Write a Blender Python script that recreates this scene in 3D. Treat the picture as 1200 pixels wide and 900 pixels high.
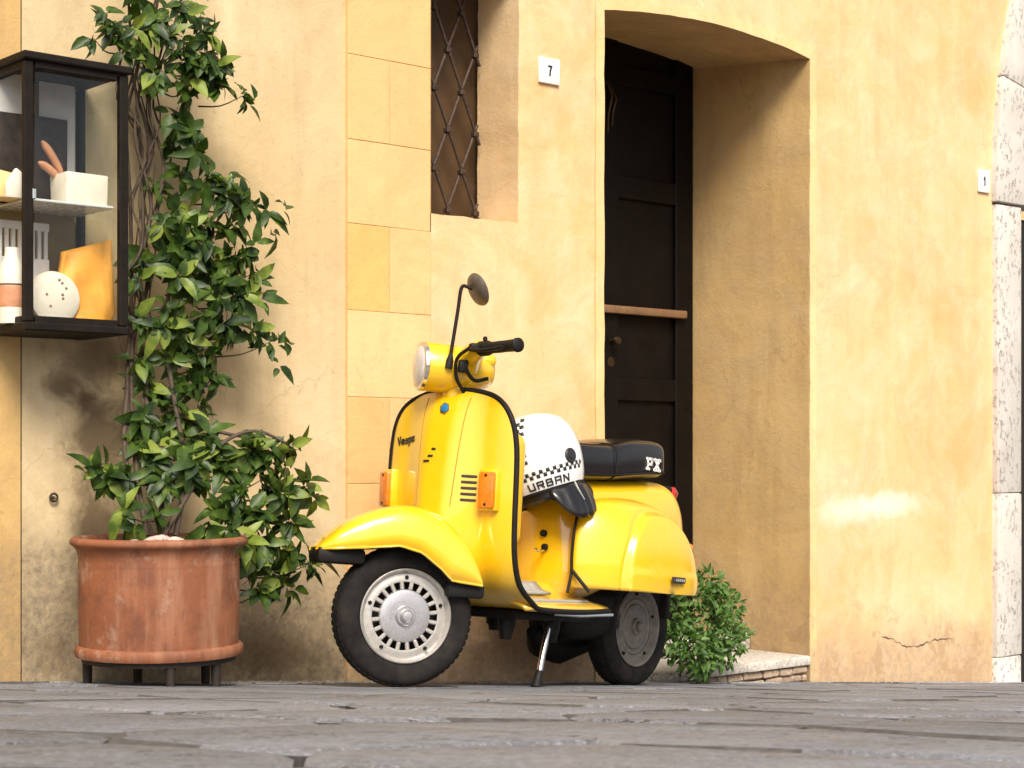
import bpy, bmesh, math, random
import numpy as np
from mathutils import Vector, Matrix

for o in list(bpy.data.objects):
    bpy.data.objects.remove(o)
scene = bpy.context.scene
COL = scene.collection
random.seed(7)
rng = np.random.default_rng(7)
R = math.radians

# ------------------------------------------------------------------ camera
CAM_Z = 0.698
cam_d = bpy.data.cameras.new('camera')
cam = bpy.data.objects.new('camera', cam_d)
COL.objects.link(cam)
cam.location = (0, 0, CAM_Z)
cam.rotation_euler = (R(90), 0, 0)
cam_d.sensor_width = 36
cam_d.lens = 36 * 2010 / 1200
cam_d.shift_y = 85 / 1200
cam_d.clip_start = 0.05
cam_d.clip_end = 500
cam_d.dof.use_dof = True
cam_d.dof.focus_distance = 5.55
cam_d.dof.aperture_fstop = 16.0
scene.camera = cam
scene.render.resolution_x = 1024
scene.render.resolution_y = 768

# ------------------------------------------------------------------ sky and sun
SUN_TO = Vector((0.20, -0.93, 0.98)).normalized()      # direction towards the sun
world = bpy.data.worlds.new('World')
scene.world = world
world.use_nodes = True
wn = world.node_tree
wn.nodes.clear()
w_out = wn.nodes.new('ShaderNodeOutputWorld')
w_bg = wn.nodes.new('ShaderNodeBackground')
w_sky = wn.nodes.new('ShaderNodeTexSky')
w_sky.sky_type = 'NISHITA'
w_sky.sun_disc = False
w_sky.sun_elevation = math.asin(SUN_TO.z)
w_sky.sun_rotation = math.atan2(SUN_TO.x, SUN_TO.y)
w_sky.air_density = 1.0
w_sky.dust_density = 3.0
w_hs = wn.nodes.new('ShaderNodeHueSaturation')
w_hs.inputs['Saturation'].default_value = 0.45
wn.links.new(w_sky.outputs[0], w_hs.inputs['Color'])
wn.links.new(w_hs.outputs[0], w_bg.inputs['Color'])
w_bg.inputs['Strength'].default_value = 0.09
wn.links.new(w_bg.outputs[0], w_out.inputs['Surface'])

sun_d = bpy.data.lights.new('sun', 'SUN')
sun_d.energy = 2.55
sun_d.angle = R(26)
sun_d.color = (1.0, 0.92, 0.80)
sun = bpy.data.objects.new('sun', sun_d)
COL.objects.link(sun)
sun.rotation_euler = SUN_TO.to_track_quat('Z', 'Y').to_euler()
sun.location = (4, -8, 9)

scene.cycles.max_bounces = 6
scene.cycles.diffuse_bounces = 3
scene.cycles.glossy_bounces = 3
scene.cycles.transparent_max_bounces = 12
scene.view_settings.view_transform = 'Standard'
scene.view_settings.look = 'None'
scene.view_settings.gamma = 1.0
scene.view_settings.use_curve_mapping = False
scene.view_settings.exposure = 0.90

# ------------------------------------------------------------------ helpers
def link(name, me, mat=None, parent=None, smooth=True, angle=None):
    o = bpy.data.objects.new(name, me)
    COL.objects.link(o)
    if mat is not None:
        me.materials.append(mat)
    if parent is not None:
        o.parent = parent
    if smooth:
        me.polygons.foreach_set('use_smooth', [True] * len(me.polygons))
        if angle is not None:
            bm = bmesh.new(); bm.from_mesh(me)
            for e in bm.edges:
                if len(e.link_faces) == 2 and e.calc_face_angle(0) > R(angle):
                    e.smooth = False
            bm.to_mesh(me); bm.free()
    me.update()
    return o

def mesh(name, V, Fc, mat=None, parent=None, smooth=True, angle=None, fix=True):
    me = bpy.data.meshes.new(name)
    me.from_pydata([tuple(v) for v in V], [], [tuple(f) for f in Fc])
    if fix:
        bm = bmesh.new(); bm.from_mesh(me)
        bmesh.ops.recalc_face_normals(bm, faces=bm.faces)
        bm.to_mesh(me); bm.free()
    return link(name, me, mat, parent, smooth, angle)

def empty(name, label, cat, group=None, loc=(0, 0, 0), mat=None):
    o = bpy.data.objects.new(name, None)
    COL.objects.link(o)
    o.empty_display_size = 0.1
    if mat is not None:
        o.matrix_world = mat
    else:
        o.location = loc
    return tag(o, label, cat, group)

def tag(o, label, cat, group=None):
    o['label'] = label
    o['category'] = cat
    if group:
        o['group'] = group
    return o

def grid(P, wrap_u=False, wrap_v=False):
    nu = len(P); nv = len(P[0])
    V = [tuple(p) for row in P for p in row]
    Fc = []
    for i in range(nu if wrap_u else nu - 1):
        for j in range(nv if wrap_v else nv - 1):
            a = i * nv + j; b = i * nv + (j + 1) % nv
            c = ((i + 1) % nu) * nv + (j + 1) % nv; d = ((i + 1) % nu) * nv + j
            Fc.append((a, b, c, d))
    return V, Fc

def catmull(pts, n=8, closed=False):
    pts = [np.array(p, float) for p in pts]
    out = []
    m = len(pts)
    for i in range(m if closed else m - 1):
        p0 = pts[(i - 1) % m] if (closed or i > 0) else 2 * pts[0] - pts[1]
        p1 = pts[i]; p2 = pts[(i + 1) % m]
        p3 = pts[(i + 2) % m] if (closed or i + 2 < m) else 2 * pts[-1] - pts[-2]
        for k in range(n):
            t = k / n
            out.append(0.5 * (2 * p1 + (p2 - p0) * t + (2 * p0 - 5 * p1 + 4 * p2 - p3) * t * t
                              + (3 * p1 - p0 - 3 * p2 + p3) * t ** 3))
    if not closed:
        out.append(pts[-1])
    return out

def tube_vf(path, rad, n=8, off=0):
    path = [Vector(p) for p in path]
    m = len(path)
    rads = rad if hasattr(rad, '__len__') else [rad] * m
    V = []; Fc = []
    t = (path[1] - path[0]).normalized()
    a = t.orthogonal().normalized()
    for i in range(m):
        t = (path[min(i + 1, m - 1)] - path[max(i - 1, 0)]).normalized()
        a = (a - t * a.dot(t))
        a = a.normalized() if a.length > 1e-6 else t.orthogonal().normalized()
        b = t.cross(a)
        for k in range(n):
            th = 2 * math.pi * k / n
            V.append(path[i] + (a * math.cos(th) + b * math.sin(th)) * rads[i])
    for i in range(m - 1):
        for k in range(n):
            Fc.append((off + i * n + k, off + i * n + (k + 1) % n, off + (i + 1) * n + (k + 1) % n, off + (i + 1) * n + k))
    Fc.append(tuple(off + k for k in range(n))[::-1])
    Fc.append(tuple(off + (m - 1) * n + k for k in range(n)))
    return V, Fc

def tube(name, path, rad, mat, parent=None, n=8, angle=60):
    V, Fc = tube_vf(path, rad, n)
    return mesh(name, V, Fc, mat, parent, True, angle)

def lathe_vf(profile, origin, axis, n=32, ref=None, squash=None):
    """profile: (radius, height along axis)"""
    origin = Vector(origin); axis = Vector(axis).normalized()
    a = Vector(ref).normalized() if ref is not None else axis.orthogonal().normalized()
    a = (a - axis * a.dot(axis)).normalized()
    b = axis.cross(a)
    P = []
    for r, h in profile:
        P.append([origin + axis * h + (a * math.cos(2 * math.pi * k / n) + b * math.sin(2 * math.pi * k / n) * (squash or 1)) * r
                  for k in range(n)])
    V, Fc = grid(P, False, True)
    return V, Fc

def lathe(name, profile, origin, axis, mat, parent=None, n=32, angle=35, cap=True, squash=None, ref=None):
    V, Fc = lathe_vf(profile, origin, axis, n, ref, squash)
    if cap:
        if profile[0][0] > 1e-5: Fc.append(tuple(range(n)))
        if profile[-1][0] > 1e-5: Fc.append(tuple(range((len(profile) - 1) * n, len(profile) * n)))
    o = mesh(name, V, Fc, mat, parent, True, None)
    bm = bmesh.new(); bm.from_mesh(o.data)
    bmesh.ops.remove_doubles(bm, verts=bm.verts, dist=1e-6)
    bmesh.ops.recalc_face_normals(bm, faces=bm.faces)
    for e in bm.edges:
        if len(e.link_faces) == 2 and e.calc_face_angle(0) > R(angle): e.smooth = False
    bm.to_mesh(o.data); bm.free()
    return o

def box(name, center, size, mat, parent=None, axes=None, bevel=0.0, seg=2, jitter=0.0):
    bm = bmesh.new()
    bmesh.ops.create_cube(bm, size=1)
    for v in bm.verts:
        v.co = Vector((v.co.x * size[0], v.co.y * size[1], v.co.z * size[2]))
        if jitter:
            v.co += Vector((random.uniform(-1, 1), random.uniform(-1, 1), random.uniform(-1, 1))) * jitter
    if bevel:
        bmesh.ops.bevel(bm, geom=bm.edges[:], offset=bevel, segments=seg, profile=0.5, affect='EDGES')
    M = Matrix.Identity(3)
    if axes is not None:
        M = Matrix([Vector(a) for a in axes]).transposed()
    c = Vector(center)
    for v in bm.verts:
        v.co = c + M @ v.co
    bmesh.ops.recalc_face_normals(bm, faces=bm.faces)
    me = bpy.data.meshes.new(name)
    bm.to_mesh(me); bm.free()
    return link(name, me, mat, parent, bool(bevel), 30)

def prism(name, poly, fn, d0, d1, mat, parent=None, bevel=0.0, smooth=False):
    """poly: 2D outline, fn(a,b,d) -> point"""
    n = len(poly)
    V = [fn(a, b, d0) for a, b in poly] + [fn(a, b, d1) for a, b in poly]
    Fc = [tuple(range(n))[::-1], tuple(range(n, 2 * n))]
    for i in range(n):
        j = (i + 1) % n
        Fc.append((i, j, n + j, n + i))
    o = mesh(name, V, Fc, mat, parent, False)
    if bevel:
        bm = bmesh.new(); bm.from_mesh(o.data)
        bmesh.ops.bevel(bm, geom=bm.edges[:], offset=bevel, segments=2, profile=0.5, affect='EDGES')
        for f in bm.faces: f.smooth = True
        for e in bm.edges:
            if len(e.link_faces) == 2 and e.calc_face_angle(0) > R(32): e.smooth = False
        bm.to_mesh(o.data); bm.free()
    return o

# ------------------------------------------------------------------ materials
def nt(name):
    m = bpy.data.materials.new(name)
    m.use_nodes = True
    t = m.node_tree
    b = t.nodes['Principled BSDF']
    return m, t, b

def N(t, kind, **kw):
    n = t.nodes.new(kind)
    for k, v in kw.items():
        if k in n.inputs.keys():
            n.inputs[k].default_value = v
        else:
            setattr(n, k, v)
    return n

def ramp(t, src, stops):
    r = t.nodes.new('ShaderNodeValToRGB')
    e = r.color_ramp.elements
    while len(e) < len(stops): e.new(0.5)
    for el, (p, c) in zip(e, stops):
        el.position = p
        el.color = (c[0], c[1], c[2], 1) if hasattr(c, '__len__') else (c, c, c, 1)
    t.links.new(src, r.inputs[0])
    return r.outputs[0]

def mixc(t, fac, a, b, mode='MIX'):
    m = t.nodes.new('ShaderNodeMix')
    m.data_type = 'RGBA'; m.blend_type = mode
    for sock, v in ((m.inputs[0], fac), (m.inputs[6], a), (m.inputs[7], b)):
        if isinstance(v, (int, float)): sock.default_value = v
        elif isinstance(v, tuple): sock.default_value = (v[0], v[1], v[2], 1)
        else: t.links.new(v, sock)
    return m.outputs[2]

def noise(t, vec, scale, detail=4, rough=0.55, dist=0.0):
    n = t.nodes.new('ShaderNodeTexNoise')
    n.inputs['Scale'].default_value = scale
    n.inputs['Detail'].default_value = detail
    n.inputs['Roughness'].default_value = rough
    n.inputs['Distortion'].default_value = dist
    if vec is not None: t.links.new(vec, n.inputs['Vector'])
    return n.outputs['Fac']

def pos(t):
    return t.nodes.new('ShaderNodeNewGeometry').outputs['Position']

def objco(t):
    return t.nodes.new('ShaderNodeTexCoord').outputs['Object']

def bump(t, b, height, strength=0.3, dist=0.01):
    n = t.nodes.new('ShaderNodeBump')
    n.inputs['Strength'].default_value = strength
    n.inputs['Distance'].default_value = dist
    t.links.new(height, n.inputs['Height'])
    t.links.new(n.outputs[0], b.inputs['Normal'])
    return n

def simple(name, c, rough=0.5, metal=0.0, coat=0.0, var=0.12, scale=20, bumpv=0.0, spec=0.5, coat_rough=0.05):
    m, t, b = nt(name)
    p = objco(t)
    n = noise(t, p, scale, 5, 0.6)
    lo = tuple(x * (1 - var) for x in c); hi = tuple(min(1, x * (1 + var)) for x in c)
    t.links.new(ramp(t, n, [(0.3, lo), (0.7, hi)]), b.inputs['Base Color'])
    r = ramp(t, noise(t, p, scale * 2.3, 4), [(0.3, max(0, rough - 0.07)), (0.7, min(1, rough + 0.08))])
    t.links.new(r, b.inputs['Roughness'])
    b.inputs['Metallic'].default_value = metal
    b.inputs['Coat Weight'].default_value = coat
    b.inputs['Coat Roughness'].default_value = coat_rough
    b.inputs['Specular IOR Level'].default_value = spec
    if bumpv:
        bump(t, b, n, bumpv, 0.005)
    return m

GN = Vector((0.0138, 0.116, 1.0))            # street: z = GZ0 - .0138 x - .116 y
GZ0 = CAM_Z - 0.0996
def ground_z(x, y):
    return GZ0 - 0.0138 * x - 0.116 * y

def above_ground(t, P):
    d = t.nodes.new('ShaderNodeVectorMath'); d.operation = 'DOT_PRODUCT'
    d.inputs[1].default_value = GN
    t.links.new(P, d.inputs[0])
    s = t.nodes.new('ShaderNodeMath'); s.operation = 'SUBTRACT'
    s.inputs[1].default_value = GZ0
    t.links.new(d.outputs['Value'], s.inputs[0])
    return s.outputs[0]

def math_n(t, op, a, b=None):
    n = t.nodes.new('ShaderNodeMath'); n.operation = op
    for i, v in enumerate((a, b)):
        if v is None: continue
        if isinstance(v, (int, float)): n.inputs[i].default_value = v
        else: t.links.new(v, n.inputs[i])
    return n.outputs[0]

def maprange(t, v, a, b, c, d):
    n = t.nodes.new('ShaderNodeMapRange')
    n.interpolation_type = 'SMOOTHSTEP'
    t.links.new(v, n.inputs[0])
    for i, x in zip((1, 2, 3, 4), (a, b, c, d)): n.inputs[i].default_value = x
    return n.outputs[0]

def plaster(name, c1, c2, c3, grime=(0.23, 0.18, 0.12), gh=0.4, gs=0.75, patch=None, streak=0.27, dark=None):
    m, t, b = nt(name)
    P = pos(t)
    big = noise(t, P, 1.1, 3, 0.5, 0.4)
    mid = noise(t, P, 4.5, 6, 0.62, 0.6)
    fine = noise(t, P, 38, 5, 0.7)
    col = ramp(t, big, [(0.33, c1), (0.66, c2)])
    col = mixc(t, ramp(t, mid, [(0.40, 0.0), (0.72, 0.65)]), col, c3)
    # rain streaks
    mp = t.nodes.new('ShaderNodeMapping'); mp.inputs['Scale'].default_value = (5.5, 5.5, 0.55)
    t.links.new(P, mp.inputs[0])
    st = noise(t, mp.outputs[0], 1.6, 6, 0.6)
    col = mixc(t, ramp(t, st, [(0.5, 0.0), (0.75, streak)]), col, tuple(x * 0.74 for x in c1))
    col = mixc(t, ramp(t, noise(t, mp.outputs[0], 0.9, 4, 0.6), [(0.52, 0.0), (0.72, streak)]), col, tuple(min(1, x * 1.18 + 0.03) for x in c2))
    # small specks and scuffs
    col = mixc(t, ramp(t, noise(t, P, 2.4, 6, 0.72, 0.8), [(0.47, 0.0), (0.56, 0.22), (0.66, 0.0)]), col, tuple(x * 0.68 for x in c1))
    col = mixc(t, ramp(t, fine, [(0.60, 0.0), (0.74, 0.5)]), col, tuple(x * 0.62 for x in c1))
    # rising damp along the foot of the wall
    h = above_ground(t, P)
    hn = math_n(t, 'SUBTRACT', h, math_n(t, 'MULTIPLY', noise(t, P, 3.3, 6, 0.65), gh * 1.6))
    g = maprange(t, hn, -gh * 0.62, gh * 0.22, gs, 0.0)
    gn = ramp(t, fine, [(0.3, 0.45), (0.65, 1.0)])
    col = mixc(t, math_n(t, 'MULTIPLY', g, gn), col, grime)
    # flaked spots low on the wall, and hairline cracks
    fl = math_n(t, 'MULTIPLY', ramp(t, noise(t, P, 7.5, 6, 0.66, 0.3), [(0.575, 0.0), (0.60, 1.0)]), maprange(t, h, 0.05, 0.55, 0.8 if gs else 0.0, 0.0))
    col = mixc(t, fl, col, tuple(x * .5 + y * .35 for x, y in zip(grime, c1)))
    vr = t.nodes.new('ShaderNodeTexVoronoi'); vr.feature = 'DISTANCE_TO_EDGE'; vr.inputs['Scale'].default_value = 1.5
    wv_ = t.nodes.new('ShaderNodeVectorMath'); wv_.operation = 'ADD'; t.links.new(P, wv_.inputs[0])
    n3 = t.nodes.new('ShaderNodeTexNoise'); n3.inputs['Scale'].default_value = 3.5; n3.inputs['Detail'].default_value = 6; t.links.new(P, n3.inputs['Vector'])
    s3 = t.nodes.new('ShaderNodeVectorMath'); s3.operation = 'SCALE'; s3.inputs['Scale'].default_value = .7; t.links.new(n3.outputs['Color'], s3.inputs[0]); t.links.new(s3.outputs[0], wv_.inputs[1]); t.links.new(wv_.outputs[0], vr.inputs['Vector'])
    hair = math_n(t, 'MULTIPLY', ramp(t, vr.outputs['Distance'], [(0.0, 1.0), (0.006, 0.0)]), ramp(t, big, [(0.50, 0.0), (0.60, 0.34)]))
    col = mixc(t, hair, col, tuple(x * .42 for x in c1))
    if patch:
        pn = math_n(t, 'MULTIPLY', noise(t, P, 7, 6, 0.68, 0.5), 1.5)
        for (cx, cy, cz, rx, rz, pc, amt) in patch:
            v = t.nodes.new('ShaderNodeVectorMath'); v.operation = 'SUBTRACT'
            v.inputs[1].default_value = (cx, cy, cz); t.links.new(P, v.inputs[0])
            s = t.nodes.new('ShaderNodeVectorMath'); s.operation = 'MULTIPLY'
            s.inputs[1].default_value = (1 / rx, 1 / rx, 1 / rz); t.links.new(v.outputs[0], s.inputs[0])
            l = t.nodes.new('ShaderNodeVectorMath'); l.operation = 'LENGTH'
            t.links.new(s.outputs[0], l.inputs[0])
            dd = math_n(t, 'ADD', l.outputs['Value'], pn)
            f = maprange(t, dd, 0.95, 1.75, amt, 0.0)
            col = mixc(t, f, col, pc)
    t.links.new(col, b.inputs['Base Color'])
    b.inputs['Roughness'].default_value = 0.88
    b.inputs['Specular IOR Level'].default_value = 0.25
    hgt = math_n(t, 'ADD', math_n(t, 'ADD', math_n(t, 'MULTIPLY', mid, 0.9), math_n(t, 'MULTIPLY', fine, 0.35)), math_n(t, 'MULTIPLY', noise(t, P, 170, 2, 0.6), 0.16))
    bump(t, b, hgt, 0.40, 0.012)
    return m

# ------------------------------------------------------------------ the wall's own coordinates
# s runs along the facade (downhill), d stands out from it, z is up
_u = Vector((2300 / 2010, 1.0, 0)).normalized()
WU = _u
WN = Vector((_u.y, -_u.x, 0))
W0 = Vector((-600 / 2010 * 5.0, 5.0, 0))
WAX = (WU, -WN, Vector((0, 0, 1)))           # along, into the wall, up
def W(s, d, z):
    return W0 + WU * s + WN * d + Vector((0, 0, z))
def wall_at(px, py, d=0.0):
    """where the sight line through a photo pixel meets the plane d in front of the facade"""
    ray = Vector(((px - 600) / 2010, 1.0, (535 - py) / 2010))
    k = (d + W0.dot(WN)) / (ray.x * WN.x + ray.y * WN.y)
    p = ray * k
    return ((p - W0).dot(WU), p.z + CAM_Z)
def S(px, d=0.0): return wall_at(px, 500, d)[0]
def Zw(px, py, d=0.0): return wall_at(px, py, d)[1]

s408, s505, s607, s707, s948, s1163, s1197 = (S(x) for x in (408, 505, 607, 707, 948, 1163, 1197))
pp = lambda px, py: W(wall_at(px, py)[0], 0, wall_at(px, py)[1])
_p1 = pp(1000, 598); _p2 = pp(1050, 590)
M_OCHRE = plaster('ochre_plaster', (0.75, 0.43, 0.18), (0.82, 0.55, 0.295), (0.82, 0.605, 0.395), grime=(0.36, 0.27, 0.185), gh=0.36, gs=0.85,
                  patch=[(_p1.x, _p1.y, _p1.z, 0.30, 0.10, (0.86, 0.80, 0.70), 0.55),
                         (_p2.x, _p2.y, _p2.z, 0.30, 0.075, (0.86, 0.80, 0.70), 0.5)])
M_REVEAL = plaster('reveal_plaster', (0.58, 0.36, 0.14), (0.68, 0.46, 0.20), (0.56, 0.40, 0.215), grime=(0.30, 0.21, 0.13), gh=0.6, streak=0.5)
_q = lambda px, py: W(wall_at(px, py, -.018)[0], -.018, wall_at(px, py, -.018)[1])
_stains_and_shade = [(75, 452, .09, .07, .8), (100, 470, .07, .05, .8), (125, 420, .22, .16, .8), (118, 520, .16, .24, .85), (112, 620, .14, .26, .85), (300, 760, .30, .13, .55), (60, 760, .12, .10, .5), (345, 770, .25, .10, .5)]  # damp stains, with shade below the case and plant painted in too
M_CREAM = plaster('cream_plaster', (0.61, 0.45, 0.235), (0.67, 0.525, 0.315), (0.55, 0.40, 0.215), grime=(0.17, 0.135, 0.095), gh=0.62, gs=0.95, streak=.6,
                  patch=[(*_q(x, y), r1, r2, (0.115, 0.075, 0.04), am) for x, y, r1, r2, am in _stains_and_shade])
M_OLD = plaster('old_ochre_plaster', (0.56, 0.34, 0.12), (0.64, 0.42, 0.17), (0.46, 0.30, 0.14), grime=(0.24, 0.18, 0.11), gh=0.55, gs=0.8)
M_BLOCKS = [plaster('block_plaster_%d' % i, c, tuple(x * 1.06 for x in c), tuple(x * 0.93 for x in c), grime=(0.30, 0.23, 0.16), gh=0.35)
            for i, c in enumerate([(0.75, 0.475, 0.215), (0.78, 0.51, 0.245), (0.74, 0.455, 0.195), (0.75, 0.44, 0.15), (0.72, 0.425, 0.175)])]
M_MORTAR = simple('mortar', (0.66, 0.46, 0.23), 0.9, var=0.2, scale=30)
M_DARKGAP = simple('dark_gap', (0.05, 0.035, 0.02), 0.95)

# street stone
def stone_mat(name, c1, c2, c3):
    m, t, b = nt(name)
    P = pos(t)
    oi = t.nodes.new('ShaderNodeObjectInfo').outputs['Random']
    col = ramp(t, noise(t, P, 2.2, 6, 0.62, 0.3), [(0.3, c1), (0.7, c2)])
    col = mixc(t, ramp(t, noise(t, P, 26, 5, 0.7), [(0.50, 0.0), (0.70, 0.7)]), col, c3)
    col = mixc(t, ramp(t, noise(t, P, 1.3, 5, .65, .4), [(0.45, 0.0), (0.65, 0.55)]), col, tuple((x + y) * .42 for x, y in zip(c1, c3)))
    col = mixc(t, ramp(t, noise(t, P, 62, 5, .7), [(0.52, 0.0), (0.64, 0.65)]), col, tuple(x * .8 for x in c3))
    crk = t.nodes.new('ShaderNodeTexVoronoi'); crk.feature = 'DISTANCE_TO_EDGE'; crk.inputs['Scale'].default_value = 5.5
    wv = t.nodes.new('ShaderNodeVectorMath'); wv.operation = 'ADD'; t.links.new(P, wv.inputs[0])
    nn = t.nodes.new('ShaderNodeTexNoise'); nn.inputs['Scale'].default_value = 7; nn.inputs['Detail'].default_value = 5; t.links.new(P, nn.inputs['Vector'])
    sc = t.nodes.new('ShaderNodeVectorMath'); sc.operation = 'SCALE'; sc.inputs['Scale'].default_value = .35; t.links.new(nn.outputs['Color'], sc.inputs[0]); t.links.new(sc.outputs[0], wv.inputs[1]); t.links.new(wv.outputs[0], crk.inputs['Vector'])
    cm = math_n(t, 'MULTIPLY', ramp(t, crk.outputs['Distance'], [(0.0, 1.0), (0.03, 0.0)]), ramp(t, noise(t, P, 3.1, 3), [(0.44, 0.0), (0.54, 0.95)]))
    col = mixc(t, cm, col, tuple(x * .3 for x in c3))
    col = mixc(t, ramp(t, noise(t, P, 140, 3, 0.6), [(0.52, 0.0), (0.66, 0.75)]), col, tuple(x * 1.5 for x in c2))
    col = mixc(t, 1.0, col, ramp(t, oi, [(0.0, 0.88), (1.0, 1.08)]), 'MULTIPLY')
    t.links.new(col, b.inputs['Base Color'])
    t.links.new(ramp(t, noise(t, P, 9, 5), [(0.3, 0.5), (0.7, 0.8)]), b.inputs['Roughness'])
    h = math_n(t, 'ADD', math_n(t, 'MULTIPLY', noise(t, P, 14, 5, 0.65), 0.5), math_n(t, 'MULTIPLY', noise(t, P, 90, 4, 0.75), 0.6))
    bump(t, b, h, 0.7, 0.012)
    return m
M_SLAB = stone_mat('street_stone', (0.152, 0.158, 0.176), (0.228, 0.235, 0.256), (0.080, 0.080, 0.085))
M_JOINT = simple('street_joint', (0.075, 0.069, 0.066), 0.95, var=0.4, scale=40, bumpv=0.5)
M_KERB = stone_mat('gutter_stone', (0.28, 0.27, 0.26), (0.37, 0.36, 0.35), (0.16, 0.15, 0.14))
M_STEP = stone_mat('step_stone', (0.52, 0.47, 0.40), (0.62, 0.57, 0.50), (0.30, 0.25, 0.19))

# ------------------------------------------------------------------ street
street = mesh('street', [(x, y, ground_z(x, y) - 0.016) for x, y in ((-60, -40), (60, -40), (60, 90), (-60, 90))], [(0, 1, 2, 3)], M_JOINT, None, False)
street['kind'] = 'structure'

def slab_mesh(pts, top_h, mat, parent, name='paving_slab', inset=0.012, edge_drop=0.006, tilt=(0, 0)):
    """pts: outline on the ground as (s, d); stone with worn rounded edges"""
    n = len(pts)
    cx = sum(p[0] for p in pts) / n; cy = sum(p[1] for p in pts) / n
    def q(s, d, h):
        p = W(s, d, 0)
        return (p.x, p.y, ground_z(p.x, p.y) + h + tilt[0] * (s - cx) + tilt[1] * (d - cy))
    V = []
    for s, d in pts: V.append(q(s, d, -0.03))
    for s, d in pts: V.append(q(s, d, top_h - edge_drop - random.uniform(0, 0.004)))
    for s, d in pts:
        l = math.hypot(s - cx, d - cy)
        k = 1 - inset * random.uniform(0.7, 1.8) / max(l, 0.02)
        V.append(q(cx + (s - cx) * k, cy + (d - cy) * k, top_h + random.uniform(-0.0025, 0.0015)))
    V.append(q(cx, cy, top_h + random.uniform(-0.002, 0.003)))
    Fc = []
    for i in range(n):
        j = (i + 1) % n
        Fc += [(i, j, n + j, n + i), (n + i, n + j, 2 * n + j, 2 * n + i), (2 * n + i, 2 * n + j, 3 * n)]
    o = mesh(name, V, Fc, mat, parent, True, 50)
    o.data.materials.append(M_JOINT)
    for k in range(n):
        o.data.polygons[3 * k].material_index = 1
        o.data.polygons[3 * k + 1].material_index = 1 if random.random() < .45 else 0
    return o

# irregular worn paving stones; each stone is a piece of its own
random.seed(21)
cent = []
PA = R(35)
for i_ in range(-16, 17):
    for j_ in range(-22, 23):
        a_ = i_ * .62 + (.31 if j_ % 2 else 0) + random.uniform(-.17, .17); b_ = j_ * .40 + random.uniform(-.10, .10)
        cent.append((2.0 + a_ * math.cos(PA) - b_ * math.sin(PA), 2.2 + a_ * math.sin(PA) + b_ * math.cos(PA)))
def cell(c, others, gap):
    poly_ = [(c[0] - 1, c[1] - 1), (c[0] + 1, c[1] - 1), (c[0] + 1, c[1] + 1), (c[0] - 1, c[1] + 1)]
    for o_ in others:
        nx, ny = o_[0] - c[0], o_[1] - c[1]
        L_ = math.hypot(nx, ny); nx /= L_; ny /= L_
        lim = L_ / 2 - gap
        new = []
        for k in range(len(poly_)):
            p_, q_ = poly_[k], poly_[(k + 1) % len(poly_)]
            dp = (p_[0] - c[0]) * nx + (p_[1] - c[1]) * ny - lim; dq = (q_[0] - c[0]) * nx + (q_[1] - c[1]) * ny - lim
            if dp <= 0: new.append(p_)
            if dp * dq < 0:
                t_ = dp / (dp - dq); new.append((p_[0] + (q_[0] - p_[0]) * t_, p_[1] + (q_[1] - p_[1]) * t_))
        poly_ = new
        if len(poly_) < 3: return None
    return poly_
count = 0
for c in cent:
    mid = W(c[0], c[1], 0)
    if not (c[1] > -.1 and mid.y > .75 and abs(mid.x) < .37 * mid.y + .8) or count >= 290: continue
    near = [o_ for o_ in cent if o_ is not c and (o_[0] - c[0]) ** 2 + (o_[1] - c[1]) ** 2 < 1.7]
    pl = cell(c, near, random.uniform(.003, .008))
    if pl is None: continue
    pts = []
    for k in range(len(pl)):
        p_, q_ = pl[k], pl[(k + 1) % len(pl)]
        L_ = math.hypot(q_[0] - p_[0], q_[1] - p_[1])
        if L_ < .03: continue
        pts.append((p_[0] + random.uniform(-.006, .006), p_[1] + random.uniform(-.006, .006)))
        if L_ > .2: pts.append(((p_[0] + q_[0]) / 2 + random.uniform(-.012, .012), (p_[1] + q_[1]) / 2 + random.uniform(-.012, .012)))
    pts = [(p_, max(q_, .102)) for p_, q_ in pts]
    if len(pts) < 3 or max(q_ for p_, q_ in pts) < .16: continue
    slab_mesh(pts, random.uniform(-.0018, .0018), M_SLAB, street, inset=.012, edge_drop=.004, tilt=(random.uniform(-.003, .003), random.uniform(-.003, .003)))
    count += 1
# narrow pale gutter stones against the foot of the wall
s = -2.2
while s < 6.0:
    ln = random.uniform(0.45, 0.7)
    pts = [(s + 0.004, 0.012), (s + ln / 2, 0.012), (s + ln - 0.004, 0.012), (s + ln - 0.004, 0.092), (s + ln / 2, 0.094), (s + 0.004, 0.092)]
    slab_mesh(pts, 0.004, M_KERB, street, 'gutter_stone', inset=0.006, edge_drop=0.003)
    s += ln

# ------------------------------------------------------------------ the ochre building: wall, window, doorway
ochre = empty('building', 'ochre plastered building with deep dark doorway and small barred window', 'building', loc=W(s505, 0, -0.4))
ochre_inv = Matrix.Translation(-ochre.location)
def into(o, parent, inv):
    """keep world coordinates under a moved parent"""
    o.data.transform(inv)
    o.parent = parent
    return o
def O(o): return into(o, ochre, ochre_inv)

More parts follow.
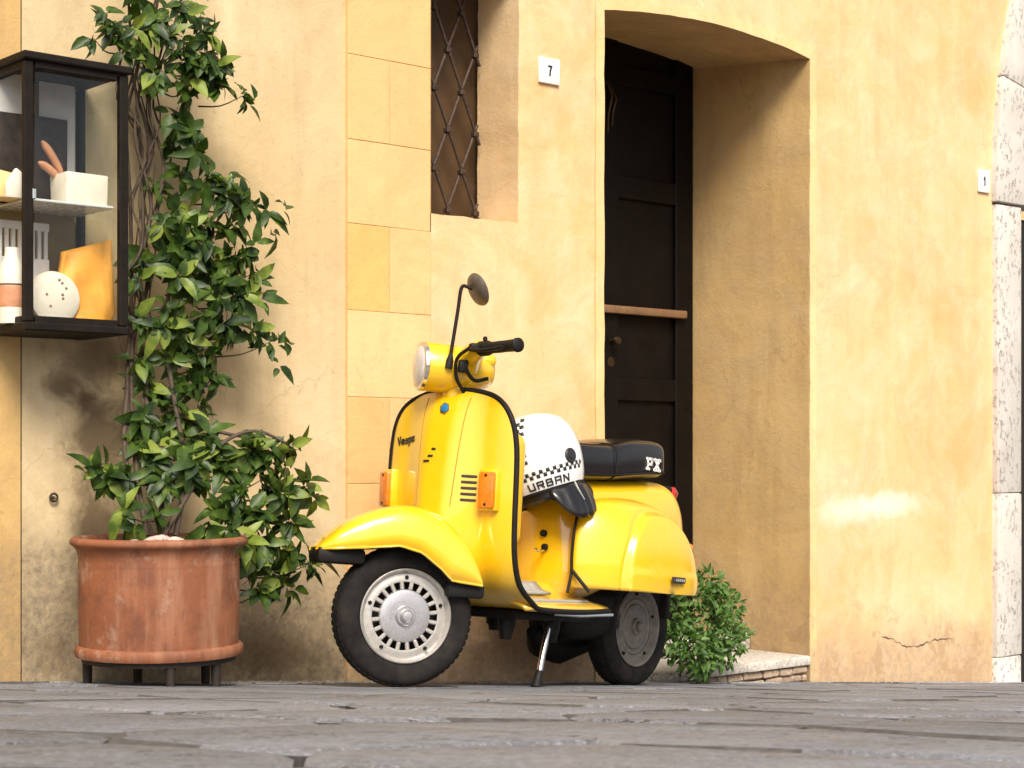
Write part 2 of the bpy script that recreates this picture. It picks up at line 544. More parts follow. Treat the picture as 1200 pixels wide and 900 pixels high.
Z_TOP = 6.0; Z_BOT = -1.2; S_RIGHT = S(1163) + 6.5
def wob(a, b, n, amp, rs):
    """straight line from a to b with hand-trowelled wobble"""
    r = random.Random(rs)
    out = []
    for i in range(n + 1):
        t = i / n
        j = 0 if i in (0, n) else 1
        out.append((a[0] + (b[0] - a[0]) * t + r.uniform(-amp, amp) * j, a[1] + (b[1] - a[1]) * t + r.uniform(-amp, amp) * j))
    return out
win_z0L = Zw(505, 250); win_z0R = Zw(607, 261)
win_zT = Zw(607, -32)
win_edge = wob((s505, win_z0L), (s607, win_z0R), 8, 0.003, 1) + wob((s607, win_z0R), (s607 + 0.005, win_zT), 24, 0.0028, 2)[1:] + wob((s607 + 0.005, win_zT), (s505, win_zT), 6, 0.002, 3)[1:]
doorTL = (s707, Zw(707, 12)); doorTR = (s948, Zw(948, 69))
door_w = doorTR[0] - doorTL[0]
def arch_pts(n, rise, a, b):
    out = []
    for i in range(n + 1):
        t = i / n
        out.append((a[0] + (b[0] - a[0]) * t, a[1] + (b[1] - a[1]) * t + rise * 4 * t * (1 - t)))
    return out
door_right = wob((s948, Z_BOT), doorTR, 44, 0.003, 4)
door_left = wob(doorTL, (s707, Z_BOT), 44, 0.0025, 5)
door_arch = [(a, b + random.uniform(-.002, .002)) for a, b in arch_pts(20, 0.05, doorTR, doorTL)]
door_edge = door_right + door_arch[1:-1] + door_left
poly = [(s505, Z_BOT)] + win_edge + [(s505, Z_TOP), (s1163, Z_TOP), (s1163, Z_BOT)] + door_edge
# front skin of the wall
V = [W(a, 0, b) for a, b in poly]
O(mesh('plaster_wall', V, [tuple(range(len(V)))], M_OCHRE, None, False))
# thick reveals of the doorway
D_DOOR = 0.684
def strip(name, edge, fn_in, mat, parent, steps=6):
    P = []
    for (a, b) in edge:
        ia, ib = fn_in(a, b)
        P.append([W(a + (ia - a) * k / steps, -D_DOOR * k / steps if fn_in is door_in else -D_WIN * k / steps, b + (ib - b) * k / steps) for k in range(steps + 1)])
    # round the arris a little
    for row in P:
        pass
    V, Fc = grid(P)
    return O(mesh(name, V, Fc, mat, None, True, 40))
D_WIN = 0.235
zc = doorTR[1]
def door_in(a, b):
    return (a, b + (0.075 if b > zc - 0.02 else 0.0))
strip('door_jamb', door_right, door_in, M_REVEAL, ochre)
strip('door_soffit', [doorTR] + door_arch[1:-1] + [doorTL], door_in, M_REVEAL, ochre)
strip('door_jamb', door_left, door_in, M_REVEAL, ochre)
def win_in(a, b): return (a, b)
M_WREV = plaster('window_reveal_plaster', (0.70, 0.46, 0.22), (0.78, 0.57, 0.32), (0.72, 0.54, 0.35), gs=0)
strip('window_reveal', win_edge, win_in, M_WREV, ochre)
strip('window_jamb', [(s505, win_zT), (s505, win_z0L)], win_in, M_REVEAL, ochre)
# slim proud band round the doorway
bw = 0.045
M_BAND = plaster('band_plaster', (0.74, 0.49, 0.21), (0.81, 0.59, 0.30), (0.77, 0.58, 0.33), grime=(0.38, 0.28, 0.18), gh=0.3)
def band(name, outer, inner, mat):
    n = len(inner)
    P = [[W(o[0], 0.0015, o[1]), W(o[0], 0.006, o[1]), W(i[0], 0.006, i[1]), W(i[0], 0.0015, i[1])] for o, i in zip(outer, inner)]
    V, Fc = grid(P)
    return O(mesh(name, V, Fc, mat, None, True, 30))
inner = [(a, b) for a, b in door_arch]
band('door_surround', [(a + (bw if i == 0 else -bw if i == len(inner) - 1 else 0), b + bw) for i, (a, b) in enumerate(inner)], inner, M_BAND)
band('door_surround', [(a + bw, b + (bw if i == len(door_right) - 1 else 0)) for i, (a, b) in enumerate(door_right)], door_right, M_BAND)
band('door_surround', [(a - bw, b + (bw if i == 0 else 0)) for i, (a, b) in enumerate(door_left)], door_left, M_BAND)

# painted quoin blocks between the two plasters, in courses
course_y = [-342, -241, -140, -39, 62, 162, 261, 363, 465, 567, 669, 771, 873]
zs = [Zw(408, y) for y in course_y]
s457 = S(457)
O(mesh('quoin_backing', [W(s408, -0.005, Z_BOT), W(s505 - 0.003, -0.005, Z_BOT), W(s505 - 0.003, -0.005, Z_TOP), W(s408, -0.005, Z_TOP)], [(0, 1, 2, 3)], M_MORTAR, None, False))
O(mesh('wall_return', [W(s408, -0.0061, Z_BOT), W(s408, -0.04, Z_BOT), W(s408, -0.04, Z_TOP), W(s408, -0.0061, Z_TOP)], [(0, 1, 2, 3)], M_BLOCKS[1], None, False))
def block(sa, sb, za, zb, mat):
    g = 0.0008
    cz = (za + zb) / 2; cs = (sa + sb) / 2
    o = box('stone_block', W(cs, -0.0165 + random.uniform(-0.0006, 0.0006), cz), (sb - sa - 2 * g, 0.03, abs(zb - za) - 2 * g), mat, None, WAX, 0.0014, 1, 0.0006)
    return O(o)
random.seed(5)
zz = zs[0]
tops = zs[:]
while tops[0] < Z_TOP - 0.3: tops.insert(0, tops[0] + 0.292)
base_i = tops.index(zs[0])
for i in range(len(tops) - 1):
    k = i - base_i
    split = (k % 2 == 0)
    mats = [M_BLOCKS[random.choice((0, 1, 2))], M_BLOCKS[random.choice((0, 1, 2))]]
    if k == 6: mats[0] = M_BLOCKS[3]
    if k == 8: mats[0] = M_BLOCKS[4]
    if split:
        block(s408, s457, tops[i], tops[i + 1], mats[0]); block(s457, s505 + (0.02 if tops[i] < win_z0L - .02 else 0.0005), tops[i], tops[i + 1], mats[1])
    else:
        block(s408, s505 + (0.02 if tops[i] < win_z0L - .02 else 0.0005), tops[i], tops[i + 1], mats[0])

# hairline crack low on the plaster
M_CRACK = simple('crack', (0.13, 0.09, 0.06), 0.95)
cp = [(1032, 746), (1042, 748), (1052, 753), (1062, 757), (1073, 757), (1083, 754), (1093, 751), (1104, 748), (1118, 747)]
cr = random.Random(3)
cp = [(float(p_[0]), float(p_[1]) + cr.uniform(-1.6, 1.6)) for p_ in catmull(cp, 4)]
V = []
for i_, (x, y) in enumerate(cp):
    w_ = .0004 + abs(math.sin(i_ * .41)) * cr.uniform(.0008, .0038) * (1 if 0 < i_ < len(cp) - 1 else 0)
    s_, z_ = wall_at(x, y); V += [W(s_, 0.0025, z_ + w_), W(s_, 0.0025, z_ - w_)]
O(mesh('plaster_crack', V, [(2 * i, 2 * i + 1, 2 * i + 3, 2 * i + 2) for i in range(len(cp) - 1)], M_CRACK, None, False))

# the door itself: dark panelled leaf deep in the reveal
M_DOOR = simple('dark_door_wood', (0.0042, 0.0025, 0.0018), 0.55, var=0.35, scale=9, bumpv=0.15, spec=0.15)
M_DOORRAIL = simple('lit_ledge_wood', (0.20, 0.105, 0.05), 0.5, var=0.3, scale=14)  # light caught on the ledge is put into this paler wood colour
M_BRASS = simple('dull_brass', (0.07, 0.042, 0.02), 0.42, metal=0.8)
dr = empty('door', '', ''); del dr['label']; del dr['category']
dr.parent = ochre
door_o = W((s707 + s948) / 2, -D_DOOR, -0.4)
dr.location = door_o - ochre.location
dinv = Matrix.Translation(-door_o)
def DR(o): return into(o, dr, dinv)
dz0, dz1 = Zw(812, 800, -D_DOOR) - 0.3, doorTL[1] + 0.30
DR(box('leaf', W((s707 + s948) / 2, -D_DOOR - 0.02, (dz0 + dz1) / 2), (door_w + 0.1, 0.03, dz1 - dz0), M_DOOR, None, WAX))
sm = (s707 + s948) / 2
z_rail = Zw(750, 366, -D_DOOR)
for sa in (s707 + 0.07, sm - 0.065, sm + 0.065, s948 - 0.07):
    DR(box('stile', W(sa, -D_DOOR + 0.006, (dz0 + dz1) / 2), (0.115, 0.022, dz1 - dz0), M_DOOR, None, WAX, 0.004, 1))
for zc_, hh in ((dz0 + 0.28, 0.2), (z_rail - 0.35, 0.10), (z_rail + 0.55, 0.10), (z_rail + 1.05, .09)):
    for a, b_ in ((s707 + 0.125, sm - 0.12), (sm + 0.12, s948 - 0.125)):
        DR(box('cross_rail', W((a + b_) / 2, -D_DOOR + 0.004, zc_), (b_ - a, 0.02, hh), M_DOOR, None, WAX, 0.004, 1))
DR(box('ledge', W((S(640, -D_DOOR) + S(797, -D_DOOR)) / 2, -D_DOOR + 0.03, z_rail), (S(797, -D_DOOR) - S(640, -D_DOOR), 0.035, 0.035), M_DOORRAIL, None, WAX, 0.006, 2))
DR(box('ledge', W((s707 + S(640, -D_DOOR)) / 2 + 0.0, -D_DOOR + 0.03, z_rail), (0.01, 0.02, 0.02), M_DOORRAIL, None, WAX, 0.003, 1))
# wrought ornament high on the leaf
for k, (x, y0, y1) in enumerate(((711, 96, 155), (716, 104, 148))):
    a, za = wall_at(x, y0, -D_DOOR + .03); _, zb = wall_at(x, y1, -D_DOOR + .03)
    DR(tube('ornament', [W(a, -D_DOOR + .03, za), W(a + .012, -D_DOOR + .05, za * .7 + zb * .3), W(a - .006, -D_DOOR + .045, za * .35 + zb * .65), W(a + .004, -D_DOOR + .03, zb)], .008, M_BRASS, None, 7))

ka, kz = wall_at(716, 400, -D_DOOR + .02)
DR(lathe('knob', [(.010, 0), (.008, .02), (.018, .03), (.021, .042), (.016, .052), (0, .055)], W(ka, -D_DOOR + .017, kz), WN, M_BRASS, None, 16))
DR(lathe('lock_plate', [(.022, 0), (.022, .003), (0, .0035)], W(ka, -D_DOOR + .017, kz - .09), WN, M_BRASS, None, 16))

# window back and its iron grille
M_SHUT = simple('window_dark_boards', (0.060, 0.030, 0.009), 0.6, var=0.35, scale=7, bumpv=0.2)
M_BLACK = simple('black_recess', (0.012, 0.009, 0.007), 0.8)
wb = O(box('window_back', W((s505 + s607) / 2, -D_WIN - 0.045, (win_z0L + win_zT) / 2), (s607 - s505 + 0.06, 0.02, win_zT - win_z0L + 0.2), M_SHUT, None, WAX))
M_IRON = simple('rusty_iron', (0.07, 0.045, 0.033), 0.6, metal=0.5, var=0.35, scale=60, bumpv=0.3)
gr = bpy.data.objects.new('grille', None); COL.objects.link(gr); gr.parent = ochre
g_o = W((s505 + s607) / 2, -D_WIN + 0.02, win_z0L)
gr.location = g_o - ochre.location
ginv = Matrix.Translation(-g_o)
gd = -D_WIN + 0.03
gsa, gsb = s505 + 0.005, S(562, gd)
gz0 = Zw(530, 262, gd); gz1 = win_zT
# lattice nodes read off the photo: strands cross every ~16 px across and ~47 px down
pitch_s = (S(559, gd) - S(527, gd)) / 1.0
pitch_z = Zw(540, 60, gd) - Zw(540, 153, gd)
s_ref, z_ref = S(524, gd), Zw(524, 153, gd)
def clip(a, b, lo, hi):
    # clip segment a->b to s in [lo, hi] and z in [gz0, gz1]
    t0, t1 = 0.0, 1.0
    for i, (l, h) in ((0, (lo, hi)), (1, (gz0, gz1))):
        d_ = b[i] - a[i]
        ta, tb = (l - a[i]) / d_, (h - a[i]) / d_
        if ta > tb: ta, tb = tb, ta
        t0 = max(t0, ta); t1 = min(t1, tb)
    if t1 - t0 < 0.02: return None
    f = lambda t: (a[0] + (b[0] - a[0]) * t, a[1] + (b[1] - a[1]) * t)
    return f(t0), f(t1)
sl = pitch_z / pitch_s
for sgn in (1, -1):
    for k in range(-8, 9):
        a = (gsa - 0.3, z_ref + k * pitch_z + sgn * sl * (gsa - 0.3 - s_ref))
        b_ = (gsb + 0.3, z_ref + k * pitch_z + sgn * sl * (gsb + 0.3 - s_ref))
        c = clip(a, b_, gsa - 0.01, s607 - 0.02)
        if c is None: continue
        off = gd + (0.009 if sgn < 0 else -0.004)
        o = tube('bar', [W(c[0][0], off, c[0][1]), W(c[1][0], off, c[1][1])], 0.0062, M_IRON, None, 6)
        into(o, gr, ginv)
for k in range(-8, 9):
    for m_ in (0, 1, -1, 2, 3):
        ss = s_ref + m_ * pitch_s * 0.5; zk = z_ref + k * pitch_z + (pitch_z * 0.5 if m_ % 2 else 0)
        if gsa < ss < s607 - 0.03 and gz0 < zk < gz1:
            o = box('collar', W(ss, gd + 0.003, zk), (0.024, 0.028, 0.02), M_IRON, None, WAX, 0.004, 1)
            into(o, gr, ginv)

# ------------------------------------------------------------------ the cream building behind the climber
cream = empty('building', 'cream plastered building behind the climbing plant and the glass display case', 'building', loc=W(S(200), 0, -0.2))
cinv = Matrix.Translation(-cream.location)
def C(o): return into(o, cream, cinv)
s27 = S(27)
DL = -0.018
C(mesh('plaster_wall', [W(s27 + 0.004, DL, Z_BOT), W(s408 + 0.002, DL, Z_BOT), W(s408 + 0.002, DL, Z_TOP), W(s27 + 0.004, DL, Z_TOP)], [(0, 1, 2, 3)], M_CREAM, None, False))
C(mesh('pilaster', [W(-5, DL + .008, Z_BOT), W(s27 - 0.003, DL + .008, Z_BOT), W(s27 - 0.003, DL + .008, Z_TOP), W(-5, DL + .008, Z_TOP), W(s27 - 0.003, DL - .02, Z_BOT), W(s27 - 0.003, DL - .02, Z_TOP)], [(0, 1, 2, 3), (1, 4, 5, 2)], M_OLD, None, False))
C(mesh('wall_joint', [W(s27 - 0.05, DL - 0.012, Z_BOT), W(s27 + 0.05, DL - 0.012, Z_BOT), W(s27 + 0.05, DL - 0.012, Z_TOP), W(s27 - 0.05, DL - 0.012, Z_TOP)], [(0, 1, 2, 3)], M_DARKGAP, None, False))
# iron eye driven into the plaster
es, ez = wall_at(61, 583, DL)
eye = empty('wall_eye', 'small rusty iron ring fixed in the cream wall beside the pot', 'ring', loc=W(es, DL, ez))
ring = [W(es, DL + 0.012, ez) - eye.location + WU * math.cos(a) * 0.012 + Vector((0, 0, math.sin(a) * 0.012)) for a in np.linspace(0, 2 * math.pi, 17)]
tube('ring', ring, 0.0035, M_IRON, eye, 6)
tube('shank', [Vector((0, 0, 0)) - WN * 0.01, WN * 0.012], 0.004, M_IRON, eye, 6)

# ------------------------------------------------------------------ travertine portal at the lower end
portal = empty('stone_portal', 'pitted white travertine portal with pointed arch at the edge of the ochre wall', 'portal', loc=W(s1163, 0, -0.5))
pinv = Matrix.Translation(-portal.location)
def PT(o): return into(o, portal, pinv)
def travertine():
    m, t, b = nt('travertine')
    P = pos(t)
    col = ramp(t, noise(t, P, 3, 6, 0.6, 0.5), [(0.3, (0.54, 0.49, 0.43)), (0.7, (0.66, 0.62, 0.57))])
    mp = t.nodes.new('ShaderNodeMapping'); mp.inputs['Scale'].default_value = (1, 1, 0.55)
    t.links.new(P, mp.inputs[0])
    pits = ramp(t, noise(t, mp.outputs[0], 46, 5, 0.7, 0.3), [(0.56, 0.0), (0.63, 1.0)])
    big = ramp(t, noise(t, P, 5, 3), [(0.38, 0.05), (0.62, 1.0)])
    f = math_n(t, 'MULTIPLY', pits, big)
    col = mixc(t, math_n(t, 'MULTIPLY', f, 0.5), col, (0.30, 0.23, 0.18))
    t.links.new(col, b.inputs['Base Color'])
    b.inputs['Roughness'].default_value = 0.8
    bump(t, b, math_n(t, 'SUBTRACT', 1.0, f), 0.7, 0.015)
    return m
M_TRAV = travertine()
z_imp = Zw(1160, 236)
PW = s1197 - s1163 - 0.045
OPEN = 1.35
# pillar of three drums each side
zcuts = [Z_BOT, -0.28, 0.52, z_imp - 0.012]
for sx in (s1163, s1163 + PW + OPEN):
    for za, zb in zip(zcuts[:-1], zcuts[1:]):
        PT(box('pillar_block', W(sx + PW / 2, -0.17, (za + zb) / 2), (PW, 0.40, zb - za - 0.003), M_TRAV, None, WAX, 0.008, 2, 0.002))
# pointed arch: two arcs of voussoirs
Rr = 3.3; RW = 0.42
s_mid = s1163 + PW + OPEN / 2
def arch_side(sign):
    s_out = s_mid + sign * (s_mid - s1163 + 0.012)
    cx = s_out - sign * Rr
    # arc angle until it meets the middle line
    a_end = math.acos(abs(s_mid - cx) / Rr)
    nv = 4
    for k in range(nv):
        a0 = a_end * k / nv; a1 = a_end * (k + 1) / nv - 0.001
        pts = []
        for j in range(7):
            a = a0 + (a1 - a0) * j / 6; pts.append((cx + sign * Rr * math.cos(a), z_imp + Rr * math.sin(a)))
        for j in range(7):
            a = a1 - (a1 - a0) * j / 6
            x = cx + sign * (Rr - RW) * math.cos(a)
            if sign * (x - s_mid) < 0.002: x = s_mid + sign * 0.002
            pts.append((x, z_imp + (Rr - RW) * math.sin(a)))
        PT(prism('voussoir', pts, lambda a, b, d: W(a, d, b), -0.25, 0.035, M_TRAV, None, 0.006))
arch_side(-1); arch_side(1)
M_BRICKRED = simple('portal_brick', (0.32, 0.12, 0.06), 0.85, var=0.35, scale=24, bumpv=0.3)
PT(box('portal_infill', W(s_mid, -0.30, 1.0), (OPEN + 0.1, 0.06, 5.0), M_BLACK, None, WAX))
for k in range(5):
    PT(box('brick', W(s1197 + 0.075, -0.20, z_imp - 0.06 - 0.075 * k), (0.12, 0.10, 0.062), M_BRICKRED, None, WAX, 0.006, 1, 0.002))
O(mesh('plaster_wall', [W(a, 0.0, b) for a, b in ((s1163 + 2 * PW + OPEN, Z_BOT), (S_RIGHT, Z_BOT), (S_RIGHT, Z_TOP), (s1163 + 2 * PW + OPEN, Z_TOP))], [(0, 1, 2, 3)], M_OCHRE, None, False))
O(mesh('plaster_wall', [W(a, -0.26, b) for a, b in ((s1163 - .01, z_imp), (s1163 + 2 * PW + OPEN + .01, z_imp), (s1163 + 2 * PW + OPEN + .01, Z_TOP), (s1163 - .01, Z_TOP))], [(0, 1, 2, 3)], M_OCHRE, None, False))
# wall above the arch, to the springing
arcL = []
for j in range(25):
    s_out = s_mid - (s_mid - s1163 + 0.012); cx = s_out + Rr
    a = math.acos(abs(s_mid - cx) / Rr) * j / 24
    arcL.append((cx - Rr * math.cos(a), z_imp + Rr * math.sin(a)))
arcR = [(2 * s_mid - a, b) for a, b in arcL[::-1]]
up_ = [(a, b) for a, b in arcL if a >= s1163]
poly2 = [(s1163, up_[0][1])] + up_ + arcR[1:-1] + [(s1163 + 2 * PW + OPEN, z_imp + 0.2), (s1163 + 2 * PW + OPEN, Z_TOP), (s1163, Z_TOP)]
O(mesh('plaster_wall', [W(a, 0.0, b) for a, b in poly2], [tuple(range(len(poly2)))], M_OCHRE, None, False))

# ------------------------------------------------------------------ stroke lettering
STROKES = {
 'U': [[(0, 1), (0, 0), (1, 0), (1, 1)]],
 'R': [[(0, 0), (0, 1), (1, 1), (1, .5), (0, .5)], [(.45, .5), (1, 0)]],
 'B': [[(0, 0), (0, 1), (.9, 1), (.9, .52), (0, .52)], [(.9, .52), (1, .45), (1, 0), (0, 0)]],
 'A': [[(0, 0), (0, 1), (1, 1), (1, 0)], [(0, .45), (1, .45)]],
 'N': [[(0, 0), (0, 1), (1, 0), (1, 1)]],
 'P': [[(0.1, 0), (0.1, 1), (.9, 1), (1, .75), (.9, .48), (0.1, .48)], [(-.12, 0), (.38, 0)], [(-.12, 1), (.1, 1)]],
 'X': [[(0, 0), (1, 1)], [(0, 1), (1, 0)], [(-.15, 0), (.25, 0)], [(.75, 0), (1.15, 0)], [(-.15, 1), (.25, 1)], [(.75, 1), (1.15, 1)]],
 '7': [[(0, 1), (1, 1), (.55, .5), (.4, 0)]],
 '1': [[(.1, .75), (.5, 1), (.5, 0)]],
 'V': [[(0, 1), (.5, 0), (1, 1)]],
 'e': [[(0, .3), (1, .35), (.8, .6), (.3, .6), (0, .3), (.3, 0), (.9, .05)]],
 's': [[(.9, .55), (.3, .6), (.2, .4), (.8, .25), (.7, 0), (.1, .02)]],
 'p': [[(0, -.4), (0.1, .6), (.8, .6), (.9, .1), (.1, .05)]],
 'a': [[(.9, .6), (.2, .6), (0, .2), (.3, 0), (.8, .1), (.9, .6), (1, 0)]],
}
def lettering(text, fn, width, height, gap, thick, name, mat, parent, lift=0.0015, sub=3):
    """fn(u, v, h) -> point; strokes become flat raised strips"""
    V = []; Fc = []
    x = 0.0
    for ch in text:
        for st in STROKES.get(ch, []):
            for (a, b) in zip(st[:-1], st[1:]):
                ax_, ay = x + a[0] * width, a[1] * height
                bx_, by = x + b[0] * width, b[1] * height
                L = math.hypot(bx_ - ax_, by - ay) or 1e-6
                nx, ny = -(by - ay) / L * thick / 2, (bx_ - ax_) / L * thick / 2
                ex, ey = (bx_ - ax_) / L * thick / 2, (by - ay) / L * thick / 2
                for k in range(sub):
                    t0, t1 = k / sub, (k + 1) / sub
                    p0 = (ax_ - ex + (bx_ - ax_ + 2 * ex) * t0, ay - ey + (by - ay + 2 * ey) * t0)
                    p1 = (ax_ - ex + (bx_ - ax_ + 2 * ex) * t1, ay - ey + (by - ay + 2 * ey) * t1)
                    i = len(V)
                    for (u, v) in ((p0[0] + nx, p0[1] + ny), (p0[0] - nx, p0[1] - ny), (p1[0] - nx, p1[1] - ny), (p1[0] + nx, p1[1] + ny)):
                        V.append(fn(u, v, lift)); V.append(fn(u, v, 0))
                    Fc += [(i, i + 2, i + 4, i + 6), (i, i + 1, i + 3, i + 2), (i + 2, i + 3, i + 5, i + 4), (i + 4, i + 5, i + 7, i + 6), (i + 6, i + 7, i + 1, i)]
        x += width + gap
    return mesh(name, V, Fc, mat, parent, False)

M_WHITE = simple('white_enamel', (0.80, 0.79, 0.76), 0.35, var=0.05)
M_INK = simple('black_ink', (0.02, 0.02, 0.022), 0.5)
def number_plate(px0, py0, px1, py1, txt, label):
    s0, z1 = wall_at(px0, py0); s1, z0 = wall_at(px1, py1)
    e = empty('number_plate', label, 'house number', loc=W((s0 + s1) / 2, 0, z0))
    inv = Matrix.Translation(-e.location)
    into(box('plate', W((s0 + s1) / 2, 0.006, (z0 + z1) / 2), (s1 - s0, 0.012, z1 - z0), M_WHITE, None, WAX, 0.003, 2), e, inv)
    h = (z1 - z0) * 0.34; w_ = h * 0.42
    o = lettering(txt, lambda u, v, q: W((s0 + s1) / 2 - w_ / 2 + u, 0.0125 + q, (z0 + z1) / 2 - h / 2 + v), w_, h, 0, h * 0.2, 'numeral', M_INK, None)
    into(o, e, inv)
number_plate(630, 66, 654, 101, '7', 'white house number plate reading 7 between window and doorway')
number_plate(1145, 198, 1158, 227, '1', 'little white number plate beside the travertine portal')

# ------------------------------------------------------------------ doorstep
step = empty('doorstep', 'worn pale stone step with rubble front below the dark doorway', 'step', loc=W(s707, 0, ground_z(*W(s707, 0, 0)[:2])))
sinv_ = Matrix.Translation(-step.location)
zt = Zw(948, 768)
M_RUBBLE = stone_mat('rubble', (0.34, 0.24, 0.16), (0.46, 0.34, 0.24), (0.16, 0.11, 0.07))
sL, sR = s707 + 0.004, s948 - 0.004
def ST(o): return into(o, step, sinv_)
n_s = 3
for k in range(n_s):
    a = sL + (sR - sL) * k / n_s; b_ = sL + (sR - sL) * (k + 1) / n_s
    ST(box('tread', W((a + b_) / 2, -0.155, zt - 0.02), (b_ - a - 0.003, 0.34, 0.04), M_STEP, None, WAX, 0.008, 2, 0.003))
random.seed(3)
zr = zt - 0.043
for row in range(8):
    a = sL - random.uniform(0, 0.05)
    while a < sR - 0.02:
        ln = random.uniform(0.06, 0.13)
        a0, a1 = max(a, sL), min(a + ln, sR)
        if a1 - a0 > 0.02:
            ST(box('rubble_stone', W((a0 + a1) / 2, -0.03 + random.uniform(-0.006, 0.005), zr - 0.018), (a1 - a0 - 0.006, 0.06, 0.031), M_RUBBLE, None, WAX, 0.007, 1, 0.003))
        a += ln
    zr -= 0.036
for k in range(2):
    a = sL + (sR - sL) * k / 2; b_ = sL + (sR - sL) * (k + 1) / 2
    ST(box('upper_tread', W((a + b_) / 2, -0.52, zt + 0.035), (b_ - a - 0.003, 0.39, 0.07), M_STEP, None, WAX, 0.008, 2, 0.003))
ST(box('core', W((sL + sR) / 2, -0.36, zt - 0.25), (sR - sL - 0.01, 0.60, 0.42), M_MORTAR, None, WAX))

# ================================================================== scooter
FWP = Vector((-0.349, 5.2, 0.0)); RWP = Vector((0.384, 6.18, -0.825 + CAM_Z))
SX = (FWP - RWP).normalized(); SY = Vector((0, 0, 1)).cross(SX).normalized(); SZ = SX.cross(SY)
SM = Matrix(((SX.x, SY.x, SZ.x, FWP.x), (SX.y, SY.y, SZ.y, FWP.y), (SX.z, SY.z, SZ.z, FWP.z), (0, 0, 0, 1)))
scooter = empty('motor_scooter', 'glossy yellow motor scooter parked on its stand before the ochre wall', 'scooter', mat=SM)
STEER = R(-33)
CS, SS_ = math.cos(STEER), math.sin(STEER)
def steer(f, l, z, piv=0.0):
    return Vector((piv + f * CS - l * SS_, f * SS_ + l * CS, z))
def hd(f, l, z): return steer(f, l, z, -0.2)          # handlebar frame
FDIR = Vector((CS, SS_, 0)); LDIR = Vector((-SS_, CS, 0)); UP = Vector((0, 0, 1))

def paint():
    m, t, b = nt('yellow_paint')
    P = objco(t)
    n = noise(t, P, 3.0, 3)
    col = ramp(t, n, [(0.3, (0.82, 0.475, 0.003)), (0.7, (0.86, 0.515, 0.005))])
    dirt = ramp(t, noise(t, P, 34, 8, 0.72), [(0.6, 0.0), (0.8, 0.14)])
    col = mixc(t, dirt, col, (0.45, 0.28, 0.05))
    sep = t.nodes.new('ShaderNodeSeparateXYZ'); t.links.new(P, sep.inputs[0])
    low = maprange(t, math_n(t, 'SUBTRACT', sep.outputs['Z'], math_n(t, 'MULTIPLY', noise(t, P, 14, 7, .7), .16)), .18, .34, .42, 0.0)
    col = mixc(t, low, col, (0.40, 0.27, 0.10))
    scr = noise(t, P, 60, 9, 0.8, 1.5)
    col = mixc(t, ramp(t, scr, [(0.66, 0.0), (0.70, 0.35)]), col, (0.42, 0.27, 0.08))
    t.links.new(col, b.inputs['Base Color'])
    t.links.new(ramp(t, noise(t, P, 11, 5), [(0.3, 0.26), (0.7, 0.38)]), b.inputs['Roughness'])
    b.inputs['Coat Weight'].default_value = 1.0
    b.inputs['Coat IOR'].default_value = 1.65
    t.links.new(ramp(t, noise(t, P, 7, 4), [(0.3, 0.03), (0.7, 0.10)]), b.inputs['Coat Roughness'])
    return m
M_PAINT = paint()
M_RUBBER = simple('black_rubber', (0.010, 0.008, 0.007), 0.62, var=0.25, scale=40, spec=0.25)
M_TYRE = simple('dusty_tyre', (0.015, 0.0125, 0.011), 0.8, var=0.6, scale=16, bumpv=0.1, spec=0.2)
M_RIM = simple('rim_silver', (0.50, 0.465, 0.425), 0.36, metal=0.55, var=0.12, scale=45)
M_HUB = simple('hub_silver', (0.50, 0.48, 0.49), 0.28, metal=0.7, var=0.08, scale=30)
M_CHROME = simple('chrome', (0.75, 0.73, 0.71), 0.16, metal=1.0, var=0.06)
M_DARKMETAL = simple('oily_dark_metal', (0.012, 0.010, 0.009), 0.55, metal=0.3, var=0.35, scale=25, bumpv=0.2, spec=0.25)
M_AMBER = simple('amber_lens', (0.75, 0.19, 0.01), 0.18, coat=0.6, var=0.2, scale=90)
M_RED = simple('red_lens', (0.42, 0.02, 0.012), 0.18, coat=0.6, var=0.15, scale=60)
M_LEATHER = simple('black_leatherette', (0.0075, 0.006, 0.006), 0.34, coat=0.6, coat_rough=0.10, var=0.2, scale=70, bumpv=0.12, spec=0.3)
M_LENS = simple('headlamp_glass', (0.66, 0.60, 0.56), 0.12, coat=1.0, var=0.14, scale=50)
M_GREY = simple('grey_rubber_mat', (0.33, 0.33, 0.31), 0.5, var=0.15, scale=60)
M_BLUE = simple('blue_enamel', (0.01, 0.16, 0.34), 0.25, coat=0.5)
M_MIRRORBACK = simple('mirror_shell', (0.11, 0.085, 0.065), 0.38, var=0.25, scale=40)

def itp(x, tab):
    return float(np.interp(x, [a for a, b in tab], [b for a, b in tab]))
def smooth_tab(tab, n=10):
    c = catmull(tab, n)
    return [(float(p[0]), float(p[1])) for p in c]
XE = smooth_tab([(.25, -.45), (.26, -.36), (.285, -.305), (.33, -.245), (.42, -.208), (.55, -.195), (.76, -.19), (.86, -.195), (.935, -.215)])
BU = smooth_tab([(.25, 0), (.285, .03), (.33, .06), (.42, .085), (.5, .09), (.65, .075), (.8, .055), (.9, .035), (.935, .02)])
def leg_x(y, z):
    t = min(max((abs(y) - .035) / (.145 if y < 0 else .115), 0), 1)
    g = 1 - t * t * (3 - 2 * t)
    x = itp(z, XE) + itp(z, BU) * g * .78
    x -= 0.016 * max(0, (abs(y) - .165) / .088) ** 2.2
    x += 0.012 * (1 - (min(abs(y), .25) / .25) ** 2) + .013        # slight overall crown
    return x

